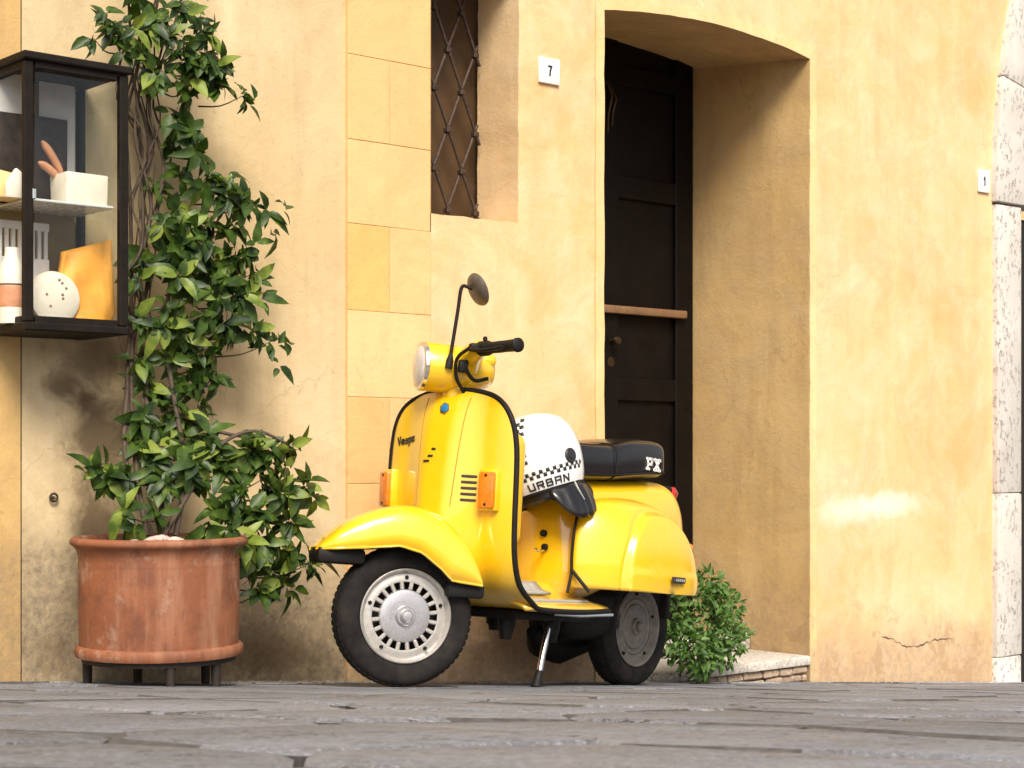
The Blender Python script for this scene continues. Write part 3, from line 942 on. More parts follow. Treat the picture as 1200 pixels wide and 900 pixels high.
# --- leg shield
OUT = catmull([(.25, .25), (.25, .268), (.252, .30), (.252, .36), (.253, .45), (.254, .58), (.253, .70), (.247, .775), (.232, .832), (.203, .878), (.16, .908), (.105, .924), (.05, .930), (0.004, .932)], 4)
cols = np.linspace(-1, 1, 49)
P = []
for w_, z_ in OUT:
    P.append([(leg_x(c * w_, z_), c * w_, z_) for c in cols])
V, Fc = grid(P)
leg = mesh('leg_shield', V, Fc, M_PAINT, scooter)
md = leg.modifiers.new('thickness', 'SOLIDIFY'); md.thickness = 0.007; md.offset = -1
# black edging all round the shield and along the floor
edge = [(-.76, .252, .266), (-.62, .253, .258), (-.5, .253, .256)]
for w_, z_ in OUT[2::2]:
    edge.append((leg_x(w_, z_) - .003, w_ + .001, z_))
edge2 = [(a, -b, c) for a, b, c in edge[::-1]]
tube('edge_trim', catmull(edge + edge2, 2), 0.0088, M_RUBBER, scooter, 8)
# --- floor
P = []
for x in np.linspace(-.30, -.77, 14):
    row = []
    k = min(1, max(0, (x + .30) / -.10))
    zb = itp(-x, [(.30, .262), (.4, .262), (.77, .270)])
    for y in np.linspace(-.25, .25, 31):
        a = abs(y)
        z = zb + itp(a, [(0, .085), (.05, .08), (.09, .045), (.16, .028), (.23, .012), (.25, .0)])
        row.append((x, y, z))
    P.append(row)
V, Fc = grid(P)
fl = mesh('floorboard', V, Fc, M_PAINT, scooter)
md = fl.modifiers.new('thickness', 'SOLIDIFY'); md.thickness = 0.012; md.offset = -1
def floor_strip(name, x0, x1, y0, y1, mat, lift=.006):
    P = []
    for x in np.linspace(x0, x1, 6):
        zb = itp(-x, [(.30, .262), (.4, .262), (.77, .270)])
        P.append([(x, y, zb + itp(abs(y), [(0, .085), (.05, .08), (.09, .045), (.16, .028), (.23, .012), (.25, .0)]) + lift) for y in np.linspace(y0, y1, 6)])
    V, Fc = grid(P)
    o = mesh(name, V, Fc, mat, scooter)
    m_ = o.modifiers.new('thickness', 'SOLIDIFY'); m_.thickness = 0.008; m_.offset = -1
    return o
floor_strip('floor_mat', -.40, -.60, .06, .125, M_GREY, .012)
for yy in (.19, -.19, -.09):
    floor_strip('floor_runner', -.36, -.72, yy - .006, yy + .006, M_GREY, .006)
tube('sill_rail', [(-.45, .245, .248), (-.6, .248, .246), (-.78, .25, .254)], .007, M_CHROME, scooter, 6)
# --- glove box on the rider side of the shield
box('glovebox', (-.262, 0, .625), (.10, .44, .36), M_PAINT, scooter, None, .042, 5)
# --- horn louvres, indicators, badges on the shield
def on_leg(yc, zc_):
    x = leg_x(yc, zc_); e = 1e-3
    nrm = Vector((1, -(leg_x(yc + e, zc_) - leg_x(yc - e, zc_)) / (2 * e), -(leg_x(yc, zc_ + e) - leg_x(yc, zc_ - e)) / (2 * e))).normalized()
    ty = Vector((0, 0, 1)).cross(nrm).normalized(); tz = nrm.cross(ty)
    return Vector((x, yc, zc_)), nrm, ty, tz
for k in range(5):
    p, n_, ty, tz = on_leg(.108, .656 - k * .0185)
    box('horn_slot', p + n_ * .001, (.006, .050, .0085), M_INK, scooter, (n_, ty, tz), .002, 1)
for yc in (.178, -.236):
    p, n_, ty, tz = on_leg(yc, .615)
    b_ = box('indicator_housing', p + n_ * .008, (.026, .066, .128), M_PAINT, scooter, (n_, ty, tz), .006, 2)
    l_ = box('indicator_lens', p + n_ * .022, (.024, .056, .112), M_AMBER, b_, (n_, ty, tz), .007, 2)
    for kk in (-1, 1):
        lathe('screw', [(.0045, 0), (.0045, .002), (0, .003)], p + n_ * .0335 + tz * .045 * kk, n_, M_DARKMETAL, l_, 8)
p, n_, ty, tz = on_leg(.005, .868)
lathe('emblem', [(.016, 0), (.016, .004), (.013, .0055), (0, .006)], p, n_, M_BLUE, scooter, 6, squash=1.15)
lathe('emblem_border', [(.0145, .0035), (.0185, .0035), (.0185, .0045), (.0145, .0045)], p, n_, M_CHROME, scooter, 6, cap=False, squash=1.15)
def on_shield(y0, z0, tilt):
    def f(u, v, q):
        y = y0 + u * math.cos(tilt) - v * math.sin(tilt); z = z0 + u * math.sin(tilt) + v * math.cos(tilt)
        return (leg_x(y, z) + .0008 + q, y, z)
    return f
lettering('Vespa', on_shield(-.212, .757, .13), .014, .024, .004, .0046, 'script_badge', M_INK, scooter, .002)
for k, (yy, zz_) in enumerate(((-.012, .738), (-.022, .716), (-.036, .700))):
    p, n_, ty, tz = on_leg(yy, zz_)
    box('horn_mark', p + n_ * .001, (.004, .016 + .004 * k, .007), M_INK, scooter, (n_, ty, tz), .001, 1)
# creases of the horn cover
for sgn in (1, -1):
    path = []
    for z_ in np.linspace(.56, .905, 14):
        y_ = sgn * (.066 + .018 * (z_ - .56) / .345)
        path.append((leg_x(y_, z_) + .0002, y_, z_))
    tube('cover_seam', path, .0016, simple('seam_shadow_gap', (0.35, 0.2, 0.01), 0.7) if sgn == 1 else bpy.data.materials['seam_shadow_gap'], scooter, 5)

# --- front wheel (turned with the bars)
def wheel(name, cfn, fdir, ldir, r_t=.215, rim=None, slotted=True):
    root = bpy.data.objects.new(name, None); COL.objects.link(root); root.parent = scooter
    c = cfn
    tp = []
    # tyre section (radius, offset along the axle)
    sec = [(.140, -.036), (.150, -.046), (.172, -.052), (.192, -.050), (.205, -.041), (.212, -.024), (r_t, 0), (.212, .024), (.205, .041), (.192, .050), (.172, .052), (.150, .046), (.140, .036)]
    lathe('tyre', [(float(a), float(b)) for a, b in catmull(sec, 4)], c, ldir, M_TYRE, root, 64, angle=60, cap=False)
    # tread grooves as raised blocks round the crown
    V = []; Fc = []
    for k in range(60):
        a = 2 * math.pi * k / 60
        for off in (-.027, .0, .027):
            rr = r_t + (-.0006 if off == 0 else -.0045)
            a2 = a + (.05 if off else 0)
            rad = fdir * math.cos(a2) + UP * math.sin(a2); tan = -fdir * math.sin(a2) + UP * math.cos(a2)
            i = len(V)
            for hh in (0, .0022):
                for (q, w_) in ((-.0075, -.009), (.0075, -.009), (.0075, .009), (-.0075, .009)):
                    V.append(c + rad * (rr - .001 + hh) + tan * q + ldir * (off + w_))
            Fc += [(i, i + 1, i + 2, i + 3), (i + 4, i + 5, i + 6, i + 7)] + [(i + j, i + (j + 1) % 4, i + 4 + (j + 1) % 4, i + 4 + j) for j in range(4)]
    o = mesh('tread', V, Fc, M_TYRE, root, False); o['kind'] = 'stuff'
    # white-metal rim: flange, well, slotted disc, hub
    lathe('rim', [(.132, .026), (.141, .040), (.1435, .046), (.140, .049), (.1345, .044), (.131, .035), (.128, .030), (.118, .031), (.108, .034), (.1035, .033), (.1035, .026), (.128, .022)], c, ldir, rim or M_RIM, root, 64, angle=40, cap=False)
    lathe('rim_back', [(.142, -.04), (.128, -.01), (.11, -.006), (.0, -.006), (0, -.012), (.10, -.02), (.135, -.046)], c, ldir, M_DARKMETAL, root, 40, cap=False)
    ns = 20 if slotted else 0
    if not slotted:
        lathe('rim_disc', [(.106, .028), (.098, .034), (.084, .033), (.08, .028)], c, ldir, rim, root, 48, cap=False)
    for k in range(ns):
        a = 2 * math.pi * (k + .5) / ns
        rad = fdir * math.cos(a) + UP * math.sin(a); tan = ldir.cross(rad)
        box('rim_rib', c + rad * .0925 + ldir * .030, (.026, .0125, .010), M_RIM, root, (rad, tan, ldir), .003, 1)
    lathe('hub', [(.081, .022), (.081, .030), (.078, .034), (.066, .037), (.045, .038), (.032, .038), (.030, .046), (.027, .049), (.021, .049), (.0195, .060), (.014, .066), (0, .068)], c, ldir, rim or M_HUB, root, 48, angle=30, cap=False)
    for k in range(5):
        a = 2 * math.pi * k / 5 + .3
        rad = fdir * math.cos(a) + UP * math.sin(a)
        lathe('wheel_nut', [(.0062, 0), (.0062, .006), (.0035, .009), (0, .009)], c + rad * .117 + ldir * .031, ldir, M_DARKMETAL, root, 6)
    return root
wheel('front_wheel', Vector((0, 0, .215)), FDIR, LDIR)
# --- fender, turned with the wheel
fz = smooth_tab([(-.228, .345), (-.203, .415), (-.158, .478), (-.10, .525), (-.03, .546), (.04, .549), (.11, .532), (.18, .503), (.24, .463), (.28, .425), (.30, .405)], 5)
fz = [(f * .965, z) for f, z in fz]
P = []
for f, zt_ in fz:
    # side skirt height along the fender
    zb = itp(f, [(-.245, .318), (-.12, .330), (-.085, .362), (-.02, .408), (.05, .424), (.15, .412), (.30, .398)])
    hw = itp(f, [(-.245, .098), (-.15, .104), (0, .106), (.15, .100), (.24, .082), (.28, .055), (.30, .02)])
    row = []
    for a in np.linspace(-1, 1, 41):
        th = a * math.pi / 2
        yy = hw * math.copysign(abs(math.sin(th)) ** .60, a)
        zz_ = zb + (zt_ - zb) * max(0, math.cos(th)) ** .50
        row.append(steer(f, yy, zz_))
    P.append(row)
V, Fc = grid(P)
fe = mesh('front_fender', V, Fc, M_PAINT, scooter)
md = fe.modifiers.new('thickness', 'SOLIDIFY'); md.thickness = 0.004; md.offset = -1
tube('fender_edge', [row[-1] for row in P], .004, M_PAINT, scooter, 6)
tube('fender_edge', [row[0] for row in P], .004, M_PAINT, scooter, 6)
# rubber lip and black lining under the fender
P2 = [[steer((Vector(p).x * CS + Vector(p).y * SS_) * .95, (-Vector(p).x * SS_ + Vector(p).y * CS) * .90, p[2] - .006) for p in row] for row in P]
V, Fc = grid(P2)
mesh('fender_lining', V, Fc, M_DARKMETAL, scooter)
box('fender_flap', steer(-.175, .0, .305), (.12, .17, .05), M_RUBBER, scooter, (FDIR, LDIR, UP), .012, 2)
box('fender_bumper', steer(.215, .0, .384), (.15, .13, .05), M_RUBBER, scooter, (FDIR, LDIR, UP), .016, 2)
# fork leg on the far side, brake drum
tube('fork_leg', [steer(-.02, -.085, .215), steer(-.06, -.09, .33), steer(-.10, -.05, .46), (-.16, 0, .60)], [.028, .026, .024, .024], M_DARKMETAL, scooter, 10)
lathe('brake_drum', [(.09, -.075), (.09, -.02), (.06, -.015)], Vector((0, 0, .215)), LDIR, M_DARKMETAL, scooter, 32)

# --- handlebar head with lamp
HZ = .998
lathe('headset', [(.074, .128), (.0775, .118), (.0775, .03), (.076, -.01), (.070, -.05), (.058, -.085), (.038, -.108), (0, -.115)], hd(0, 0, HZ), FDIR, M_PAINT, scooter, 40, angle=50)
lathe('headlamp_ring', [(.066, .134), (.076, .132), (.079, .122), (.076, .118)], hd(0, 0, HZ), FDIR, M_CHROME, scooter, 40, cap=False)
lathe('headlamp_lens', [(.069, .130), (.062, .137), (.04, .143), (0, .146)], hd(0, 0, HZ), FDIR, M_LENS, scooter, 40, cap=False)
lathe('steering_neck', [(.058, .0), (.05, -.05), (.046, -.085), (.052, -.115)], hd(0, 0, HZ - .015), UP, M_PAINT, scooter, 28)
# instrument panel on the rider side
box('instrument_pod', hd(-.075, 0, HZ + .035), (.07, .11, .045), M_PAINT, scooter, (FDIR, LDIR, UP), .02, 3)
for sg in (1, -1):
    tube('bar_arm', [hd(-.01, sg * .055, HZ + .02), hd(-.012, sg * .10, HZ + .045), hd(-.018, sg * .145, HZ + .055)], [.046, .034, .026], M_PAINT, scooter, 16)
    g0, g1 = hd(-.022, sg * .145, HZ + .054), hd(-.075, sg * .335, HZ + .050)
    gd_ = (g1 - g0)
    tube('switch_block', [g0 - gd_ * .02, g0 + gd_ * .14], .024, M_RUBBER, scooter, 14)
    gp = [g0 + gd_ * t for t in (.14, .17, .2, .3, .4, .5, .6, .7, .8, .92, .95, .98, 1.0)]
    tube('hand_grip', gp, [.024, .024, .0195, .0185, .0185, .019, .0185, .0185, .019, .0195, .0225, .0225, .018], M_RUBBER, scooter, 16)
    tube('hand_lever', catmull([g0 + FDIR * .03 + gd_ * .05, g0 + FDIR * .055 + gd_ * .2 - UP * .01, g0 + FDIR * .06 + gd_ * .6 - UP * .018, g0 + FDIR * .05 + gd_ * .98 - UP * .012], 5), .006, M_DARKMETAL, scooter, 8)
    box('lever_clamp', g0 + FDIR * .026 + gd_ * .05, (.04, .03, .026), M_DARKMETAL, scooter, (FDIR, LDIR, UP), .006, 2)
    box('switch_toggle', g0 + gd_ * .08 + UP * .03, (.014, .012, .016), M_RUBBER, scooter, (FDIR, LDIR, UP), .004, 1)
    tube('clutch_cable' if sg == 1 else 'brake_cable', catmull([g0 + FDIR * .04 + gd_ * .02, hd(.045, sg * .11, HZ + .02), hd(.035, sg * .085, HZ - .035), hd(.0, sg * .062, HZ - .075), Vector((leg_x(sg * .05, .915) - .01, sg * .05, .915))], 5), .0058, M_RUBBER, scooter, 7)
tube('gear_cable', catmull([hd(.0, .10, HZ + .04), hd(.012, .105, HZ - .005), hd(-.02, .10, HZ - .04), hd(-.065, .095, HZ - .03)], 6), .0065, M_DARKMETAL, scooter, 7)
box('gear_clamp', hd(.02, .098, HZ + .0), (.03, .024, .04), M_DARKMETAL, scooter, (FDIR, LDIR, UP), .006, 2)
# mirror on its stalk
mb = hd(.060, .082, HZ + .004)
mtop = hd(.038, .088, 1.245)
mc = hd(-.005, .10, 1.240)
tube('mirror_stalk', catmull([mb, mb * .66 + mtop * .34, mb * .3 + mtop * .7, mtop, mtop * .55 + mc * .45 + UP * .006, mc], 5), .0058, M_RUBBER, scooter, 8)
lathe('mirror_foot', [(.012, -.014), (.012, .012), (.008, .026), (.006, .034)], mb, (mtop - mb), M_RUBBER, scooter, 10)
SMI = SM.to_3x3().inverted()
mn = (SMI @ Vector((-.80, -.46, -.36))).normalized()
lathe('mirror_head', [(0, .014), (.02, .013), (.038, .009), (.050, .002), (.054, -.006), (.053, -.010), (.050, -.011), (0, -.011)], mc - mn * .004, mn, M_MIRRORBACK, scooter, 32, cap=False)
lathe('mirror_glass', [(.049, -.0115), (.0, -.012)], mc - mn * .004, mn, M_CHROME, scooter, 32, cap=False)

# --- rear body
def rrect(hwb, hwt, zb, zt_, n=40, p=3.2):
    out = []
    for k in range(n):
        th = 2 * math.pi * k / n
        c, s = math.cos(th), math.sin(th)
        x = math.copysign(abs(c) ** (2 / p), c); z = math.copysign(abs(s) ** (2 / p), s)
        hw = hwb + (hwt - hwb) * (z + 1) / 2
        out.append((x * hw, (zb + zt_) / 2 + z * (zt_ - zb) / 2))
    return out
stn = [(-0.665, .02, .01, .36, .50), (-0.678, .10, .06, .31, .61), (-0.700, .145, .09, .285, .665), (-0.735, .163, .115, .28, .69), (-0.850, .172, .135, .30, .70), (-0.994, .178, .142, .345, .712),
       (-1.182, .178, .142, .36, .728), (-1.323, .168, .13, .375, .732), (-1.403, .145, .11, .41, .708), (-1.455, .11, .08, .46, .66), (-1.475, .06, .04, .50, .60), (-1.479, .01, .01, .53, .56)]
stn = catmull([(a, b, c, d, e + (.013 if a < -.72 and e > .68 else 0)) for a, b, c, d, e in stn], 4)
P = [[(s_[0], y, z) for y, z in rrect(s_[1], s_[2], s_[3], s_[4])] for s_ in stn]
V, Fc = grid(P, False, True)
Fc += [tuple(range(40)), tuple(range(len(V) - 40, len(V)))]
mesh('rear_body', V, Fc, M_PAINT, scooter)
# side cowls with the raised panel line
def cowl(sign):
    top = catmull([(-0.655, 0.336), (-0.651, 0.420), (-0.657, 0.500), (-0.678, 0.572), (-0.730, 0.622), (-0.830, 0.648), (-0.970, 0.656), (-1.093, 0.645), (-1.195, 0.608), (-1.274, 0.542), (-1.318, 0.455), (-1.326, 0.375), (-1.312, 0.336)], 5)
    cx, cz = -1.03, .336
    P = []
    ts = list(np.linspace(0, .40, 6)) + list(np.linspace(.42, .94, 53)) + [.955, .97, .98, .99, 1.0]
    for (x, z) in top:
        row = []
        for t in ts:
            xx = cx + (x - cx) * t; zz_ = cz + (z - cz) * t
            prof = (1 - t ** 3.4) ** .55 if t < 1 else 0
            # the front shoulder sweeps in gently
            fr = max(0.0, (xx + .80) / .17)
            h = .148 * prof * (1 - .38 * min(1, fr) ** 1.2)
            y = .160 + h
            # proud inner panel with a rolled edge
            q_ = (abs(xx + 1.018) / .228) ** 2.5 + (max(0, zz_ - .336) / .268) ** 2.5
            e = min(1, max(0, (1.07 - q_) / .14)); e = e * e * (3 - 2 * e)
            y += .015 * e - .006 * math.exp(-((q_ - 1.12) / .06) ** 2)
            if q_ < .93:
                y += .004 / (1 + math.exp(min(60, (zz_ - .405) / .003)))
            row.append((xx, sign * y, zz_))
        P.append(row)
    V, Fc = grid(P)
    o = mesh('side_cowl', V, Fc, M_PAINT, scooter)
    bm = bmesh.new(); bm.from_mesh(o.data); bmesh.ops.remove_doubles(bm, verts=bm.verts, dist=1e-5)
    bmesh.ops.recalc_face_normals(bm, faces=bm.faces)
    for f in bm.faces: f.smooth = True
    bm.to_mesh(o.data); bm.free()
    m_ = o.modifiers.new('thickness', 'SOLIDIFY'); m_.thickness = 0.004; m_.offset = -1
    return o
cw = cowl(1); cowl(-1)
# model plate low on the cowl
bx0 = Vector((-1.050, .337, .385))
box('model_plate', bx0, (.092, .012, .021), M_INK, cw, (Vector((1, .10, 0)).normalized(), Vector((-.10, 1, 0)).normalized(), UP), .003, 1)
for k in range(5):
    box('plate_mark', bx0 + Vector((1, .10, 0)).normalized() * (-.03 + k * .015) + Vector((-.10, 1, 0)).normalized() * .0065, (.008, .002, .009), M_GREY, cw, (Vector((1, .10, 0)).normalized(), Vector((-.10, 1, 0)).normalized(), UP))
# tail lamp, rear indicators
tl = box('tail_lamp_housing', (-1.43, 0, .700), (.05, .12, .075), M_DARKMETAL, scooter, (Vector((.83, 0, .55)), UP.cross(Vector((.83, 0, .55))), Vector((-.55, 0, .83))), .01, 2)
box('tail_lamp_lens', (-1.454, 0, .700), (.045, .13, .075), M_RED, tl, (Vector((.83, 0, .55)), UP.cross(Vector((.83, 0, .55))), Vector((-.55, 0, .83))), .012, 3)
for sg in (1, -1):
    box('rear_indicator', (-1.36, sg * .165, .475), (.03, .055, .105), M_AMBER, scooter, (Vector((.97, 0, .22)), Vector((0, 1, 0)), Vector((-.22, 0, .97))), .01, 2)
# tank/seat-front fittings: lock and bag hook
lathe('fuel_tap', [(.012, 0), (.012, .01), (.008, .016), (0, .016)], (-.668, .035, .512), (1, 0, .05), M_RUBBER, scooter, 14)
lathe('lock', [(.012, 0), (.012, .008), (.009, .012), (0, .012)], (-.664, .045, .466), (1, 0, .0), M_RUBBER, scooter, 14)
tube('bag_hook', catmull([(-.665, .045, .462), (-.64, .048, .452), (-.615, .048, .449), (-.605, .048, .458)], 4), .004, M_CHROME, scooter, 7)
# hanging strap down the side of the body
tube('hold_strap', catmull([(-.668, .168, .60), (-.648, .170, .52), (-.642, .170, .44), (-.642, .172, .385), (-.62, .176, .318)], 5), .0052, M_RUBBER, scooter, 7)
tube('hold_strap', catmull([(-.642, .175, .392), (-.648, .205, .36), (-.66, .235, .325)], 5), .0062, M_RUBBER, scooter, 7)
# --- seat
sst = [(-0.562, .06, .715, .76), (-0.572, .088, .70, .785), (-0.610, .105, .695, .808), (-0.700, .122, .698, .828), (-0.820, .134, .705, .836), (-0.905, .138, .712, .842), (-0.925, .1375, .714, .836), (-0.945, .140, .715, .850), (-1.038, .142, .728, .872), (-1.152, .140, .742, .884), (-1.225, .137, .750, .884), (-1.251, .130, .754, .876), (-1.265, .112, .762, .86), (-1.272, .07, .78, .83)]
sst = catmull(sst, 4)
P = [[(s_[0], y, z) for y, z in rrect(s_[1], s_[1] * .95, s_[2], s_[3], 36, 5.0)] for s_ in sst]
V, Fc = grid(P, False, True)
Fc += [tuple(range(36)), tuple(range(len(V) - 36, len(V)))]
seat = mesh('seat', V, Fc, M_LEATHER, scooter)
pts = []
for k in range(36):
    y, z = rrect(.1415, .1415 * .95, .714, .845, 36, 5.0)[k]
    pts.append((-.925, y * 1.004, z))
tube('seat_seam', pts + pts[:1], .0025, M_RUBBER, seat, 5)
lower = [[(s_[0], y, z) for y, z in [(-s_[1] * .99, s_[2] + .018), (s_[1] * .99, s_[2] + .018)]] for s_ in sst]
tube('seat_piping', [(s_[0], s_[1] * .985, s_[2] + .02) for s_ in sst[2:-4]], .004, M_RUBBER, seat, 6)
# PX on the side of the seat
def on_seat(u, v, q): return (-1.118 - u, .1412 + q - v * .02, .775 + v)
lettering('PX', on_seat, .030, .036, .020, .0095, 'seat_lettering', M_WHITE, seat, .002)

# --- engine, swing arm, rear wheel, underside
wheel('rear_wheel', Vector((-1.235, 0.02, .215)), Vector((1, 0, 0)), Vector((0, 1, 0)), rim=simple('shaded_rim', (0.20, 0.175, 0.15), 0.6, metal=0.2, var=0.25, scale=35), slotted=False)  # rear rim darker than the front one: its shade is put into the colour
box('engine', (-.97, -.03, .26), (.34, .20, .20), M_DARKMETAL, scooter, None, .05, 3)
box('engine_case', (-1.10, -.12, .24), (.42, .12, .22), M_DARKMETAL, scooter, None, .05, 3)
tube('swing_arm', [(-.80, .02, .26), (-.95, -.02, .22), (-1.235, -.06, .215)], [.045, .06, .05], M_DARKMETAL, scooter, 12)
box('inner_wheel_arch', (-1.07, 0, .40), (.62, .30, .10), M_DARKMETAL, scooter, None, .03, 2)
box('rear_mudflap', (-1.385, 0, .315), (.03, .20, .13), M_RUBBER, scooter, None, .01, 2)
tube('exhaust', [(-.75, -.05, .18), (-.9, -.12, .14), (-1.05, -.15, .12), (-1.25, -.16, .14)], [.02, .05, .055, .03], M_DARKMETAL, scooter, 12)
box('underfloor', (-.56, 0, .238), (.42, .34, .03), M_DARKMETAL, scooter, None, .01, 2)
for x_, y_, h_ in ((-.40, .10, .075), (-.60, .135, .08), (-.47, .0, .05)):
    lathe('underfloor_mount', [(.03, 0), (.028, -.03), (.022, -h_ + .02), (.018, -h_), (0, -h_)], (x_, y_, .232), UP, M_DARKMETAL, scooter, 14)
# --- stand leg
tube('stand_leg', [(-.590, .135, .225), (-.545, .145, .11), (-.528, .149, .055)], .0105, M_CHROME, scooter, 10)
tube('stand_foot', [(-.530, .1485, .06), (-.508, .153, .008)], [.0135, .017], M_RUBBER, scooter, 10)
lathe('stand_pivot', [(.022, -.02), (.022, .02)], (-.595, .135, .225), (0, 1, 0), M_DARKMETAL, scooter, 14)

# ================================================================== helmet on the nose of the seat
HC = Vector((-.628, .012, .757))
Hm = Matrix.Translation(SM @ HC) @ Matrix.Rotation(R(-21), 4, 'Y') @ Matrix.LocRotScale(None, SM.to_quaternion(), None)
helmet = empty('helmet', 'white open helmet with black chequer bands and dark lettering on the scooter seat', 'helmet', mat=Hm)
hprof = smooth_tab([(0.132, -.118), (.147, -.080), (.156, -.035), (.159, .010), (.153, .056), (.137, .094), (.109, .123), (.069, .142), (.031, .150), (0.0, .1515)], 5)
SQ = .96
def hr(z):
    zs_ = [b for a, b in hprof]; rs = [a for a, b in hprof]
    return float(np.interp(z, zs_, rs))
def hpt(az, z, q=0.0):
    r = hr(z)
    e = .003
    dr_ = (hr(z + e) - hr(z - e)) / (2 * e)
    n_ = Vector((math.cos(az), math.sin(az) / SQ, -dr_)).normalized()
    return Vector((r * math.cos(az), r * math.sin(az) * SQ, z)) + n_ * q
def helm_white():
    m = simple('helmet_white', (0.80, 0.795, 0.78), 0.25, coat=0.7, var=0.03, scale=15)
    return m
M_HELM = helm_white()
sh = lathe('shell', [(r - .008, z) for r, z in hprof[::-1] if z < .13 and r > .02][::1] + hprof, (0, 0, 0), (0, 0, 1), M_HELM, helmet, 56, angle=50, cap=False, squash=SQ, ref=(1, 0, 0))
lathe('rim_beading', [(.128, -.123), (.134, -.122), (.1365, -.117), (.1365, -.112)], (0, 0, 0), (0, 0, 1), M_RUBBER, helmet, 56, cap=False, squash=SQ, ref=(1, 0, 0))
lathe('padding', [(.127, -.118), (.126, -.14), (.118, -.15), (.112, -.13), (.118, -.05), (.10, .06), (.05, .115)], (0, 0, 0), (0, 0, 1), M_LEATHER, helmet, 48, cap=False, squash=SQ, ref=(1, 0, 0))
def patch_on_helmet(name, cells, mat, q=.0012):
    V = []; Fc = []
    for (a0, a1, z0, z1) in cells:
        i = len(V)
        for zz_ in np.linspace(z0, z1, 3):
            for aa in np.linspace(a0, a1, 3):
                V.append(hpt(aa, zz_, q))
        for r_ in range(2):
            for c_ in range(2):
                Fc.append((i + r_ * 3 + c_, i + r_ * 3 + c_ + 1, i + r_ * 3 + c_ + 4, i + r_ * 3 + c_ + 3))
    o = mesh(name, V, Fc, mat, helmet)
    m_ = o.modifiers.new('thickness', 'SOLIDIFY'); m_.thickness = 0.001; m_.offset = 0
    return o
cells = []
da = R(4.6)
for k in range(28):
    a0 = R(-24) + k * da
    base = -.072
    for r_ in range(2):
        if (k + r_) % 2 == 0:
            cells.append((a0, a0 + da, base + r_ * .0122, base + (r_ + 1) * .0122))
patch_on_helmet('chequer_band', cells, M_INK)
cells = []
for k in range(14):
    zc_ = -.03 + k * .0118
    for r_ in range(2):
        if (k + r_) % 2 == 0:
            w_ = R(6.0) * .15 / max(.06, hr(zc_))
            a0 = R(14) + r_ * w_ + R(.6) * k - R(2.2) * 0 + R(1.2) * k * 0
            cells.append((a0, a0 + w_, zc_, zc_ + .0118))
patch_on_helmet('chequer_band', cells, M_INK)
lettering('URBAN', lambda u, v, q: hpt(R(16) + u / .142, -.104 + v, q + .0008), .0195, .0195, .0120, .0050, 'helmet_lettering', M_INK, helmet, .0012, 5)
bc = hpt(R(84), -.028, 0); bn = (hpt(R(84), -.028, .01) - bc).normalized()
bd = lathe('visor_stud', [(.025, -.004), (.025, .003), (.022, .006), (.014, .006), (.013, .009), (0, .009)], bc, bn, M_INK, helmet, 24)
# leather ear flap hanging below the rim
P = []
for v in np.linspace(0, 1, 9):
    row = []
    for a in np.linspace(R(42), R(128), 22):
        edge_ = 1 - abs((a - R(88)) / R(43)) ** 3
        drop = .118 + (.035 + .085 * max(0, edge_)) * v
        rr = .134 + .014 * math.sin(v * 2.2) + .004 * math.sin(a * 23) * v
        row.append((rr * math.cos(a) , rr * math.sin(a) * SQ, -drop))
    P.append(row)
V, Fc = grid(P)
ef = mesh('ear_flap', V, Fc, M_LEATHER, helmet)
m_ = ef.modifiers.new('thickness', 'SOLIDIFY'); m_.thickness = 0.006; m_.offset = 0
tube('chin_strap', catmull([hpt(R(86), -.112, .0) , hpt(R(84), -.118, .012) - Vector((0, 0, .02)), hpt(R(88), -.118, .014) - Vector((0, 0, .06))], 5), .0035, M_GREY, helmet, 6)

# ================================================================== terracotta pot on its stand
POT_D = 0.30
ps, _ = wall_at(187, 700, POT_D)
pc = W(ps, POT_D, 0)
gz = ground_z(pc.x, pc.y)
zb_pot = CAM_Z - (768 - 535) / 2010 * (pc.y - .02)
def terracotta():
    m, t, b = nt('terracotta')
    P = pos(t)
    col = ramp(t, noise(t, P, 3.5, 5, 0.6, 0.4), [(0.3, (0.20, 0.064, 0.024)), (0.7, (0.29, 0.10, 0.042))])
    col = mixc(t, ramp(t, noise(t, P, 9, 8, 0.7), [(0.46, 0.0), (0.66, 0.75)]), col, (0.11, 0.038, 0.02))
    mp = t.nodes.new('ShaderNodeMapping'); mp.inputs['Scale'].default_value = (9, 9, 1.2); t.links.new(P, mp.inputs[0])
    col = mixc(t, ramp(t, noise(t, mp.outputs[0], 1.4, 6, 0.65), [(0.50, 0.0), (0.70, 0.6)]), col, (0.40, 0.21, 0.125))
    col = mixc(t, ramp(t, noise(t, P, 6.5, 8, 0.75), [(0.56, 0.0), (0.66, 0.55)]), col, (0.42, 0.28, 0.20))
    t.links.new(col, b.inputs['Base Color'])
    b.inputs['Roughness'].default_value = 0.72
    bump(t, b, noise(t, P, 30, 7, 0.65), 0.25, 0.008)
    return m
M_TERRA = terracotta()
pot = empty('flower_pot', 'large weathered terracotta pot with flared rim holding the climbing plant', 'pot', loc=(pc.x, pc.y, zb_pot))
lathe('body', [(0.0000, .004), (0.2261, .004), (0.2289, .05), (0.2308, .12), (0.2313, .20), (0.2308, .262)], (0, 0, 0), UP, M_TERRA, pot, 64, cap=False)
lathe('foot_band', [(.228, 0), (.238, .002), (.2415, .010), (.2415, .026), (.236, .033), (.229, .035)], (0, 0, 0), UP, M_TERRA, pot, 64, cap=False, angle=50)
lathe('rim', [(.2300, .258), (.2318, .268), (.2310, .276), (.2318, .292), (.2365, .308), (.2450, .319), (.2530, .324), (.2560, .331), (.2545, .340), (.2470, .345), (.2370, .345), (.2300, .338), (.2270, .30)], (0, 0, 0), UP, M_TERRA, pot, 64, cap=False, angle=60)
